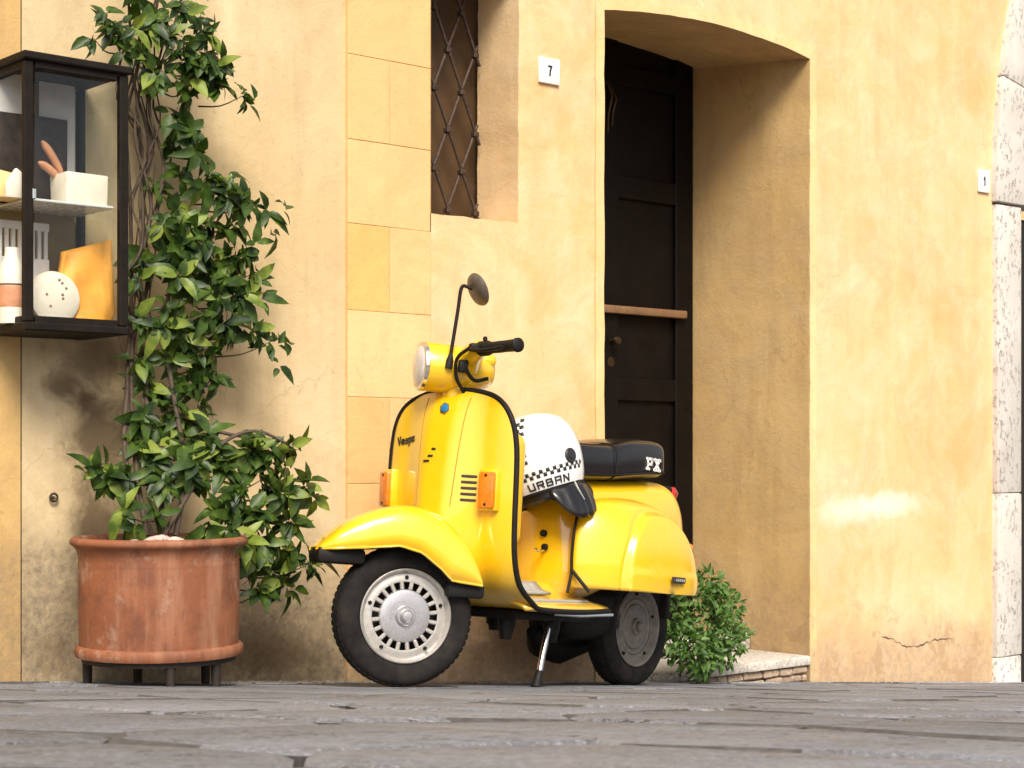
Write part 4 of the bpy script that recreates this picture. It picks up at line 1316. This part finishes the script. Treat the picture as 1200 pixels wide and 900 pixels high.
M_SOIL = simple('potting_soil', (0.045, 0.03, 0.02), 0.95, var=0.4, scale=60, bumpv=0.6)
lathe('soil', [(0.2318, .322), (0.1425, .336), (0.0475, .342), (0, .343)], (0, 0, 0), UP, M_SOIL, pot, 48, cap=False)
# iron stand with stubby legs
M_STAND = simple('stand_wood', (0.022, 0.013, 0.008), 0.7, var=0.3, scale=20)
hh = zb_pot - gz
stand = empty('pot_stand', 'low brown stand with stubby legs carrying the terracotta pot', 'stand', loc=(pc.x, pc.y, gz))
lathe('top_ring', [(.20, hh - .014), (.222, hh - .014), (.222, hh - .001), (.20, hh - .001), (.20, hh - .014)], (0, 0, 0), UP, M_STAND, stand, 40, cap=False)
for a in (-28, -70, 60, 120, 190):
    d = Vector((math.cos(R(a)), math.sin(R(a)), 0))
    q = d * .205
    gq = ground_z(pc.x + q.x, pc.y + q.y) - gz
    tube('leg', [q + UP * gq, q * 1.0 + UP * (hh - .012)], [.013, .015], M_STAND, stand, 8)
# stones lying on the soil
M_PEB = stone_mat('pale_pebble', (0.55, 0.42, 0.35), (0.66, 0.54, 0.46), (0.36, 0.26, 0.20))
random.seed(11)
def pebble(x, y, r, label, flat=.5):
    bm = bmesh.new(); bmesh.ops.create_icosphere(bm, subdivisions=2, radius=1)
    for v in bm.verts:
        v.co *= 1 + random.uniform(-.10, .10)
        v.co = Vector((v.co.x * r * 1.4, v.co.y * r, v.co.z * r * flat))
    me = bpy.data.meshes.new('stone'); bm.to_mesh(me); bm.free()
    o = link('stone', me, M_PEB)
    o.location = (pc.x + x, pc.y + y, zb_pot + .333 + r * flat * .6)
    o.rotation_euler = (random.uniform(-.2, .2), random.uniform(-.2, .2), random.uniform(-.5, .5))
    return tag(o, label, 'stone')
pebble(.03, -.19, .030, 'large pale pink stone lying on the soil in the terracotta pot')
pebble(-.035, -.20, .015, 'small rounded stone beside the large pale one in the terracotta pot')
pebble(.085, -.185, .021, 'grey-pink stone on the soil right against the large pale one', .6)

# ================================================================== foliage
def leaf_template(curl=0.12, fold=0.16, wide=0.2):
    ys = [0, .22, .5, .78, 1.0]; ws = [0, .8 * wide, wide, .62 * wide, 0]
    V = []
    for i, (y, w_) in enumerate(zip(ys, ws)):
        z = -curl * y * y * 1.6
        V.append((0, y, z))
        if 0 < i < 4:
            V.append((-w_, y - .02, z + fold * w_)); V.append((w_, y - .02, z + fold * w_))
    # indices: 0 base | 1,2,3 | 4,5,6 | 7,8,9 | 10 tip
    Fc = [(0, 1, 2), (0, 3, 1), (2, 1, 4, 5), (1, 3, 6, 4), (5, 4, 7, 8), (4, 6, 9, 7), (8, 7, 10), (7, 9, 10)]
    return np.array(V), Fc
LEAVES = [leaf_template(.10, .5, .22), leaf_template(.25, .35, .19), leaf_template(.02, .7, .24), leaf_template(.4, .4, .2)]
def leaf_mat(name, dark, light, young):
    m, t, b = nt(name)
    P = pos(t)
    oi = t.nodes.new('ShaderNodeObjectInfo').outputs['Random']
    f = math_n(t, 'ADD', math_n(t, 'MULTIPLY', oi, .45), math_n(t, 'MULTIPLY', noise(t, P, 21, 2), .75))
    col = ramp(t, f, [(0.34, dark), (0.56, light), (0.80, young)])
    t.links.new(col, b.inputs['Base Color'])
    b.inputs['Roughness'].default_value = 0.42
    b.inputs['Specular IOR Level'].default_value = 0.38
    tr = t.nodes.new('ShaderNodeBsdfTranslucent')
    t.links.new(mixc(t, 1.0, col, (1.0, 1.15, 0.5), 'MULTIPLY'), tr.inputs['Color'])
    mx = t.nodes.new('ShaderNodeMixShader'); mx.inputs[0].default_value = 0.30
    t.links.new(b.outputs[0], mx.inputs[1]); t.links.new(tr.outputs[0], mx.inputs[2])
    t.links.new(mx.outputs[0], t.nodes['Material Output'].inputs['Surface'])
    return m
M_LEAF = leaf_mat('climber_leaf', (0.016, 0.038, 0.007), (0.068, 0.122, 0.016), (0.24, 0.30, 0.045))
M_BUSH = leaf_mat('bush_leaf', (0.025, 0.06, 0.012), (0.08, 0.16, 0.03), (0.20, 0.32, 0.09))
M_STEM = simple('climber_stem', (0.075, 0.05, 0.032), 0.8, var=0.35, scale=40, bumpv=0.3)
M_TWIG = simple('green_twig', (0.10, 0.085, 0.035), 0.7, var=0.3, scale=30)
leaf_meshes = []
for k, (V, Fc) in enumerate(LEAVES):
    me = bpy.data.meshes.new('leaf'); me.from_pydata([tuple(v) for v in V], [], Fc)
    me.polygons.foreach_set('use_smooth', [True] * len(me.polygons)); me.materials.append(M_LEAF); leaf_meshes.append(me)

plant = empty('climbing_plant', 'tall leafy climbing shrub growing up the wall out of the terracotta pot', 'plant', loc=(pc.x, pc.y, zb_pot + .335))
PO = plant.location.copy()
def at_wall(px, py, d):
    s_, z_ = wall_at(px, py, d)
    return W(s_, d, z_)
random.seed(33)
# stems twisting up beside the display case
stem_lines = [
 [(172, 628, .26), (160, 560, .20), (152, 480, .14), (158, 400, .12), (172, 330, .10), (164, 250, .10), (172, 170, .09), (158, 90, .10), (150, 10, .12), (140, -120, .12)],
 [(190, 628, .28), (184, 560, .22), (172, 480, .16), (178, 400, .13), (160, 320, .12), (176, 240, .12), (160, 160, .11), (170, 80, .10), (185, 0, .12), (200, -120, .14)],
 [(205, 628, .30), (215, 550, .26), (205, 470, .20), (190, 390, .16), (196, 320, .14), (184, 250, .12), (190, 190, .12), (178, 120, .12), (205, 40, .14), (230, -90, .16)],
 [(180, 628, .24), (150, 540, .20), (146, 450, .12), (152, 350, .08), (156, 240, .07), (150, 140, .08), (166, 60, .09), (160, -60, .10)],
 [(196, 628, .31), (232, 560, .30), (262, 520, .32), (300, 505, .34), (340, 520, .38)],
 [(200, 480, .18), (232, 495, .22), (262, 508, .26), (312, 515, .32)],
]
for ln in stem_lines:
    pts = [at_wall(x + random.uniform(-4, 4), y, d) - PO for x, y, d in ln]
    path = catmull(pts, 6)
    n = len(path)
    tube('stem', path, [.0085 * (1 - .55 * i / n) for i in range(n)], M_STEM, plant, 7)
for k in range(9):      # thin runners wound round the main stems
    x0 = random.uniform(148, 190)
    pts = []
    y = random.uniform(330, 480)
    while y > -40:
        pts.append(at_wall(x0 + random.uniform(-15, 15), y, random.uniform(.06, .16)) - PO); y -= random.uniform(35, 60)
    if len(pts) > 2:
        tube('runner', catmull(pts, 4), random.uniform(.0022, .004), M_STEM, plant, 5)

# sprays: (x, y, spread px, stand-off, number of leaves)
sprays = [
 (125, 30, 26, .16, 14), (150, 45, 34, .18, 30), (185, 25, 34, .20, 32), (215, 20, 30, .22, 26), (205, 55, 34, .22, 34), (240, 40, 24, .24, 20), (235, 75, 34, .22, 36), (262, 70, 22, .24, 14), (262, 98, 26, .22, 24), (285, 112, 16, .22, 9), (300, 122, 8, .22, 3), (195, 85, 26, .20, 22), (215, 105, 20, .20, 14), (160, -30, 40, .2, 30), (215, -35, 40, .2, 30), (110, 45, 14, .14, 6),
 (205, 140, 16, .16, 8), (222, 148, 20, .18, 16), (232, 175, 24, .18, 20), (200, 165, 14, .14, 7), (180, 215, 14, .13, 6), (245, 205, 28, .18, 26), (215, 200, 18, .16, 9), (270, 225, 24, .20, 22), (295, 240, 20, .20, 16), (318, 246, 12, .20, 6), (335, 244, 8, .22, 3), (322, 268, 10, .22, 3), (300, 285, 12, .22, 5),
 (205, 250, 26, .18, 22), (235, 260, 30, .18, 32), (265, 270, 24, .18, 22), (200, 290, 26, .18, 24), (240, 295, 34, .20, 40), (275, 305, 26, .20, 26), (300, 320, 18, .22, 12), (175, 305, 20, .16, 14), (160, 330, 16, .16, 9), (215, 330, 30, .20, 32), (250, 335, 34, .22, 40), (285, 345, 26, .22, 24), (310, 355, 10, .22, 4),
 (165, 375, 16, .16, 9), (195, 375, 26, .20, 24), (230, 375, 30, .22, 32), (265, 380, 28, .22, 30), (295, 390, 20, .22, 14), (318, 400, 14, .24, 7), (332, 402, 12, .26, 6), (330, 425, 9, .26, 3), (165, 420, 18, .16, 12), (200, 415, 24, .18, 22), (240, 415, 26, .20, 26), (225, 450, 28, .20, 26), (255, 440, 18, .20, 10), (180, 450, 20, .16, 14), (165, 490, 26, .18, 22), (195, 480, 24, .18, 18), (215, 490, 24, .20, 20), (235, 480, 18, .2, 10),
 (124, 542, 18, .22, 16), (106, 548, 8, .22, 4), (140, 555, 22, .24, 18), (124, 565, 10, .24, 6), (160, 520, 20, .2, 14), (185, 535, 22, .22, 18), (215, 525, 26, .26, 24), (190, 565, 22, .28, 18), (225, 555, 26, .30, 26), (145, 598, 16, .32, 10), (160, 610, 12, .34, 8), (185, 600, 14, .34, 8), (250, 520, 24, .30, 24), (265, 545, 28, .32, 32), (295, 525, 26, .34, 28), (325, 530, 26, .36, 28), (345, 520, 14, .36, 8), (310, 560, 28, .36, 32), (280, 580, 26, .36, 30), (300, 605, 26, .38, 30), (265, 600, 22, .36, 22), (335, 575, 26, .38, 26), (360, 570, 18, .38, 12), (372, 585, 10, .38, 5), (345, 610, 22, .38, 18), (320, 635, 26, .38, 26), (300, 650, 22, .36, 20), (345, 650, 22, .36, 18), (365, 660, 14, .36, 10), (330, 680, 20, .34, 16), (308, 690, 14, .34, 9), (340, 695, 12, .34, 6), (372, 655, 10, .36, 5), (268, 628, 16, .46, 12), (248, 618, 12, .48, 7), (290, 632, 16, .44, 12),
]
leaf_list = []        # (matrix 4x4, template index, size)
for (x, y, sp, d, n) in sprays:
    c = at_wall(x, y, d)
    # a twig for the spray, reaching back to the stems
    back = at_wall(x + (168 - x) * .45 if y < 500 else x + (215 - x) * .5, y + random.uniform(5, 25), max(.06, d - .10))
    midp = (c + back) / 2 + Vector((0, 0, -.015))
    rad_m = sp / 2010 * c.y
    tw = Vector((c - back)); 
    if sp > 12:
        tube('twig', [p - PO for p in catmull([back, midp, c], 3)], [.0032 - .002 * i / 6 for i in range(7)], M_TWIG, plant, 5)
    out = (c - back); out.z = 0
    out = out.normalized() if out.length > 1e-4 else WN.copy()
    left_n = int(n * 1.15)
    while left_n > 0:
        m_l = min(left_n, random.randint(4, 8)) if sp > 12 else left_n
        left_n -= m_l
        v = Vector((random.gauss(0, 1), random.gauss(0, 1), random.gauss(0, 1))).normalized() * rad_m * random.uniform(.1, .9)
        v -= WN * v.dot(WN) * .35
        q0 = c + v
        axis = (v.normalized() * .7 + out * .4 + WN * .5 + Vector((0, 0, random.uniform(-.5, .7)))).normalized()
        e1 = axis.orthogonal().normalized(); e2 = axis.cross(e1)
        a_off = random.uniform(0, 6.28)
        for k in range(m_l):
            a = a_off + k * 2.4 + random.uniform(-.4, .4)
            opn = random.uniform(.75, 1.5)
            side = e1 * math.cos(a) + e2 * math.sin(a)
            dr_ = (axis * math.cos(opn) + side * math.sin(opn) + Vector((0, 0, -.38 + random.gauss(0, .2)))).normalized()
            p = q0 - axis * random.uniform(0, .03) + side * .004
            upv = axis + Vector((0, 0, .7)) + WN * .35 - side * .3
            zax = (upv - dr_ * upv.dot(dr_))
            zax = zax.normalized() if zax.length > 1e-3 else dr_.orthogonal().normalized()
            xax = dr_.cross(zax)
            L = random.triangular(.028, .100, .055) * (0.9 if y < 130 else 1.0)
            tip = p + dr_ * L
            dd = min((p - W0).dot(WN), (tip - W0).dot(WN))
            if dd < .01: p += WN * (.012 - dd)
            M = Matrix(((xax.x, dr_.x, zax.x, p.x), (xax.y, dr_.y, zax.y, p.y), (xax.z, dr_.z, zax.z, p.z), (0, 0, 0, 1))) @ Matrix.Diagonal((L * random.uniform(.95, 1.3), L, L, 1))
            leaf_list.append((abs(zax.y) * L + (p - W0).dot(WN) * .05, M, random.randrange(len(LEAVES))))
leaf_list.sort(key=lambda q: -q[0])
T_ = Matrix.Translation(-PO)
for i, (f_, M, k) in enumerate(leaf_list[:300]):
    o = bpy.data.objects.new('leaf', leaf_meshes[k]); COL.objects.link(o)
    o.parent = plant; o.matrix_local = T_ @ M
def joined_leaves(name, items, mat, parent, T):
    V = []; Fc = []
    for (f_, M, k) in items:
        tv, tf = LEAVES[k]
        A = np.array(T @ M)
        vv = tv @ A[:3, :3].T + A[:3, 3]
        i = len(V); V.extend(map(tuple, vv)); Fc.extend(tuple(i + q for q in f) for f in tf)
    o = mesh(name, V, Fc, mat, parent, True, None, fix=False)
    o['kind'] = 'stuff'
    return o
joined_leaves('foliage', leaf_list[300:], M_LEAF, plant, T_)

# bushy weed beside the step
bs, _ = wall_at(822, 790, .12)
bp = W(bs, .12, 0); bp.z = ground_z(bp.x, bp.y)
bush = empty('bush', 'small bushy green plant growing beside the doorstep behind the scooter', 'plant', loc=bp)
random.seed(4)
items = []
blobs = [(790, 725, 22, .16), (815, 695, 20, .14), (830, 685, 18, .13), (850, 715, 22, .12), (830, 730, 30, .18), (800, 755, 26, .2), (850, 752, 24, .16), (866, 745, 12, .14), (820, 765, 26, .2), (785, 752, 16, .18), (840, 700, 18, .13), (778, 730, 12, .16), (822, 788, 12, .16), (846, 768, 16, .16)]
for (x, y, sp, d) in blobs:
    c = at_wall(x, y, d); rm = sp / 2010 * c.y
    for k in range(int(sp * sp * .30)):
        v = Vector((random.gauss(0, 1), random.gauss(0, 1), random.gauss(0, 1))).normalized() * rm * random.uniform(.2, 1) ** .5
        p = c + v
        dd = (p - W0).dot(WN)
        if dd < .02: p += WN * (.03 - dd)
        dr_ = (v.normalized() + Vector((random.gauss(0, .4), random.gauss(0, .4), random.gauss(0.1, .5)))).normalized()
        upv = WN * .6 + Vector((0, 0, .8)) + Vector((random.gauss(0, .4), random.gauss(0, .4), random.gauss(0, .4)))
        zax = (upv - dr_ * upv.dot(dr_)).normalized(); xax = dr_.cross(zax)
        L = random.uniform(.022, .042)
        M = Matrix(((xax.x, dr_.x, zax.x, p.x), (xax.y, dr_.y, zax.y, p.y), (xax.z, dr_.z, zax.z, p.z), (0, 0, 0, 1))) @ Matrix.Diagonal((L * 1.1, L, L, 1))
        items.append((0, M, random.randrange(4)))
joined_leaves('foliage', items, M_BUSH, bush, Matrix.Translation(-bp))
for k in range(12):
    x, y, sp, d = random.choice(blobs)
    c = at_wall(x, y, d) - bp
    tube('stem', catmull([Vector((random.uniform(-.05, .05), random.uniform(-.02, .02), 0)), c * .5 + Vector((0, 0, .03)), c], 4), .003, M_TWIG, bush, 5)

# ================================================================== glazed display case on the wall
CD = .27                                            # how far it stands out
cs0, _ = wall_at(30, 200, CD); cs1, _ = wall_at(150, 200, CD)
czt = Zw(36, 60, CD); czb = Zw(36, 387, CD); czs = Zw(40, 229, CD)
case = empty('display_case', 'black framed glass display case hung on the wall beside the climber', 'cabinet', loc=W(cs0, 0, czb))
kinv = Matrix.Translation(-case.location)
M_CASE = simple('case_black_iron', (0.012, 0.009, 0.007), 0.6, metal=0.0, var=0.3, scale=30, spec=0.15)
def K(o): return into(o, case, kinv)
fr_ = .022
cd0 = -0.012
for (s_, d_) in ((cs0 + fr_ / 2, CD - fr_ / 2), (cs1 - fr_ / 2, CD - fr_ / 2), (cs0 + fr_ / 2, cd0 + fr_ / 2), (cs1 - fr_ / 2, cd0 + fr_ / 2)):
    K(box('post', W(s_, d_, (czt + czb) / 2), (fr_ * (1.25 if d_ > .1 else 1), fr_, czt - czb - .05), M_CASE, None, WAX, .003, 1))
K(box('roof', W((cs0 + cs1) / 2, (CD + cd0) / 2 + .004, czt - .011), (cs1 - cs0 + .02, CD - cd0 + .014, .022), M_CASE, None, WAX, .004, 1))
K(box('base', W((cs0 + cs1) / 2, (CD + cd0) / 2, czb + .012), (cs1 - cs0 + .006, CD - cd0 + .004, .024), M_CASE, None, WAX, .004, 1))
for z_ in (czt - .032, czb + .030):
    K(box('front_rail', W((cs0 + cs1) / 2, CD - .014, z_), (cs1 - cs0 - .062, .022, .024), M_CASE, None, WAX, .003, 1))
    K(box('side_rail', W(cs0 + .014, (CD + cd0) / 2, z_), (.022, CD - cd0 - .062, .024), M_CASE, None, WAX, .003, 1))
def glass():
    m, t, b = nt('case_glass')
    tr = t.nodes.new('ShaderNodeBsdfTransparent'); tr.inputs[0].default_value = (.97, .98, .97, 1)
    gl = t.nodes.new('ShaderNodeBsdfGlossy'); gl.inputs['Roughness'].default_value = .02
    mx = t.nodes.new('ShaderNodeMixShader')
    mx.inputs[0].default_value = .022; t.links.new(tr.outputs[0], mx.inputs[1]); t.links.new(gl.outputs[0], mx.inputs[2])
    t.links.new(mx.outputs[0], t.nodes['Material Output'].inputs['Surface'])
    return m
M_GLASS = glass()
K(box('pane', W((cs0 + cs1) / 2, CD - .016, (czt + czb) / 2), (cs1 - cs0 - .07, .004, czt - czb - .10), M_GLASS, None, WAX))
K(box('pane', W(cs0 + .016, (CD + cd0) / 2, (czt + czb) / 2), (.004, CD - cd0 - .07, czt - czb - .10), M_GLASS, None, WAX))
K(box('pane', W(cs1 - .016, (CD + cd0) / 2, (czt + czb) / 2), (.004, CD - cd0 - .07, czt - czb - .10), M_GLASS, None, WAX))
M_SHELF = simple('shelf_glass_white', (0.62, 0.62, 0.60), 0.25, var=0.05)
K(box('shelf', W((cs0 + cs1) / 2, (CD + cd0) / 2 - .012, czs - .005), (cs1 - cs0 - .05, CD - cd0 - .05, .008), M_SHELF, None, WAX, .002, 1))
M_CBACK = plaster('case_back', (0.27, 0.19, 0.085), (0.36, 0.26, 0.12), (0.18, 0.14, 0.07), gs=0.0)
K(box('back_panel', W((cs0 + cs1) / 2, cd0 + .006, (czt + czb) / 2), (cs1 - cs0 - .06, .006, czt - czb - .06), M_CBACK, None, WAX))
K(box('latch', W(cs0 + .022, CD + .004, czs + .004), (.01, .012, .03), M_CHROME, None, WAX, .002, 1))
# what is shown in it
M_BOARD = simple('white_board', (0.60, 0.56, 0.54), 0.8, var=0.08)
M_PICT = simple('dark_print', (0.03, 0.018, 0.013), 0.5, var=0.6, scale=35)
M_PINK = simple('sausage_skin', (0.55, 0.25, 0.13), 0.5, var=0.2, scale=30)
M_PAPER = simple('cream_paper', (0.78, 0.69, 0.56), 0.8, var=0.08, scale=25, bumpv=0.2)
M_CHEESE = simple('cheese', (0.75, 0.52, 0.22), 0.55, var=0.15)
M_ORANGE = simple('orange_paper', (0.78, 0.33, 0.03), 0.55, var=0.2, scale=14, bumpv=0.3)
M_SPOT = simple('dark_spot', (0.25, 0.13, 0.10), 0.7)
def wbox(name, px0, py0, px1, py1, d, th, mat, label, cat, bev=.004, z0=None):
    a, z1 = wall_at(px0, py0, d); b_, z2 = wall_at(px1, py1, d)
    if z0 is not None: z2 = z0
    o = box(name, W((a + b_) / 2, d, (z1 + z2) / 2), (b_ - a, th, z1 - z2), mat, None, WAX, bev, 2, .002)
    return tag(o, label, cat)
zfl = czb + .0245; zsh = czs - .0005
wbox('card', 46, 78, 88, 236, .022, .006, M_BOARD, 'white board standing at the back of the upper shelf in the display case', 'board', .001, zsh)
pic = wbox('framed_print', 30, 134, 78, 216, .040, .012, M_PICT, 'dark framed print leaning on the white board in the display case', 'picture', .002, zsh)
wbox('card', -18, 76, 30, 230, .06, .006, M_BOARD, 'white board behind the cheese on the upper shelf of the display case', 'board', .001, zsh)
wbox('framed_print', -22, 128, 26, 205, .075, .012, M_PICT, 'dark print behind the cheese on the upper shelf of the display case', 'picture', .002, zsh)
bx = wbox('paper_box', 68, 203, 117, 236, .15, .10, M_PAPER, 'cream paper box on the upper shelf of the display case', 'box', .004, zsh)
def sausage(x0, y0, x1, y1, d, r, label):
    a = at_wall(x0, y0, d); b_ = at_wall(x1, y1, d)
    path = [a + (b_ - a) * t + Vector((0, 0, .006 * math.sin(t * 3.1))) for t in np.linspace(0, 1, 9)]
    o = tube('sausage', path, [r * .35, r * .8, r, r, r, r, r, r * .85, r * .4], M_PINK, None, 12)
    return tag(o, label, 'sausage')
sausage(49, 165, 73, 206, .105, .012, 'longer dried sausage leaning up behind the cream paper box')
sausage(45, 190, 71, 212, .125, .012, 'shorter dried sausage lying behind the cream paper box')
prs = [(0, 0), (.13, 0), (.115, .085), (.03, .10)]
a0, _ = wall_at(-14, 200, .14)
o = prism('cheese_wedge', prs, lambda a, b, d: W(a0 - .02 + a, d, zsh + b * .8), .10, .18, M_CHEESE, None, .008)
tag(o, 'yellow cheese wedge on the upper shelf of the display case', 'cheese')
a1, _ = wall_at(28, 200, .15)
o = prism('paper_fan', [(0, 0), (.05, 0), (.052, .07), (.03, .085), (.0, .04)], lambda a, b, d: W(a1 - .075 + a, d, zsh + b), .185, .2, M_PAPER, None, .003)
tag(o, 'folded cream paper standing in front of the cheese wedge', 'paper')
# slotted white rack on the floor of the case
rk = empty('slotted_rack', 'white slotted rack standing on the floor of the display case', 'rack', loc=W(cs0, .07, zfl))
rinv = Matrix.Translation(-rk.location)
ra, rz = wall_at(-12, 256, .07); rb, _ = wall_at(57, 256, .07)
into(box('top_rail', W((ra + rb) / 2, .07, rz - .012), (rb - ra, .012, .024), M_BOARD, None, WAX, .002, 1), rk, rinv)
into(box('lower_panel', W((ra + rb) / 2, .07, (rz - .105 + zfl) / 2), (rb - ra, .012, rz - .105 - zfl), M_BOARD, None, WAX, .002, 1), rk, rinv)
ns = 9
for k in range(ns):
    into(box('slat', W(ra + (rb - ra) * (k + .5) / ns, .07, rz - .0645), ((rb - ra) / ns * .55, .010, .083), M_BOARD, None, WAX, .001, 1), rk, rinv)
# paper-wrapped bottle
ba, _ = wall_at(14, 330, .16)
bt = empty('wrapped_bottle', 'white paper wrapped bottle on the floor of the display case', 'bottle', loc=W(ba, .16, zfl))
lathe('wrapper', [(.036, 0), (.037, .05), (.036, .12), (.034, .15), (.026, .175), (.020, .19), (.018, .215), (0, .217)], (0, 0, 0), UP, M_PAPER, bt, 20)
lathe('paper_label', [(.0372, .045), (.0382, .05), (.0375, .10), (.0368, .105)], (0, 0, 0), UP, M_PINK, bt, 20, cap=False)
tube('string', [Vector((math.cos(a) * .038, math.sin(a) * .038, .11)) for a in np.linspace(0, 2 * math.pi, 21)], .002, M_SPOT, bt, 5)
# round speckled paper parcel
sa, sz = wall_at(62, 345, .15)
pr = empty('speckled_parcel', 'round white speckled parcel leaning on the orange bag in the display case', 'parcel', loc=W(sa, .15, zfl))
lathe('wrapping', [(0, -.025), (.06, -.025), (.075, -.018), (.080, 0), (.075, .018), (.06, .025), (0, .025)], Vector((0, 0, .079)), WN, M_PAPER, pr, 32)
random.seed(8)
for k in range(8):
    a = random.uniform(0, 6.28); r_ = random.uniform(.01, .055)
    c = Vector((0, 0, .079)) + WU * math.cos(a) * r_ + UP * math.sin(a) * r_ + WN * .0253
    lathe('speck', [(.0045, 0), (.003, .001), (0, .0012)], c, WN, M_SPOT, pr, 7)
# orange paper bag
o0, oz = wall_at(62, 300, .12); o1, _ = wall_at(131, 300, .12)
P = []
hgt = Zw(100, 288, .12) - zfl
for v in np.linspace(0, 1, 12):
    row = []
    for k in range(24):
        th = 2 * math.pi * k / 24
        wv = (o1 - o0) / 2 * (.92 + .08 * math.sin(v * 5)) ; dv = .05 * (1 - v * .75)
        a = math.copysign(abs(math.cos(th)) ** .6, math.cos(th)) * wv * (.86 if v < .1 else 1)
        b_ = math.copysign(abs(math.sin(th)) ** .6, math.sin(th)) * dv
        crease = .006 * math.sin(th * 5 + v * 7)
        row.append(W((o0 + o1) / 2 + a + v * .012, .12 + b_ + crease, zfl + .0005 + hgt * v * (1 + .10 * (a / wv) * v)))
    P.append(row)
V, Fc = grid(P, False, True)
Fc += [tuple(range(24)), tuple(range(len(V) - 24, len(V)))]
tag(mesh('paper_bag', V, Fc, M_ORANGE), 'bright orange creased bag standing on the floor of the display case', 'bag')

# ================================================================== crumbs of plaster and grit along the foot of the wall
random.seed(17)
V = []; Fc = []
for k in range(420):
    s_ = random.uniform(S(250), S(700)) if k % 3 else random.uniform(S(960), S(1160))
    d_ = abs(random.gauss(0, .045)) + .012
    p = W(s_, d_, 0); p.z = ground_z(p.x, p.y) + .002
    r_ = random.triangular(.002, .013, .004)
    i = len(V)
    pts = [Vector((1, 0, 0)), Vector((-.2, .9, 0)), Vector((-.9, -.3, 0)), Vector((.2, -.8, 0)), Vector((0.1, 0, .9)), Vector((-.3, .2, .7))]
    for q in pts:
        V.append(p + Vector((q.x * random.uniform(.6, 1.3), q.y * random.uniform(.6, 1.3), q.z * random.uniform(.5, 1.0))) * r_)
    Fc += [tuple(i + a for a in f) for f in ((0, 1, 4), (1, 5, 4), (1, 2, 5), (2, 3, 5), (3, 4, 5), (3, 0, 4), (0, 3, 2, 1))]
grit = mesh('grit', V, Fc, stone_mat('grit_stone', (0.30, 0.24, 0.18), (0.42, 0.35, 0.27), (0.16, 0.12, 0.09)), None, False)
grit['kind'] = 'stuff'
tag(grit, 'plaster crumbs and grit scattered along the foot of the ochre wall', 'grit')
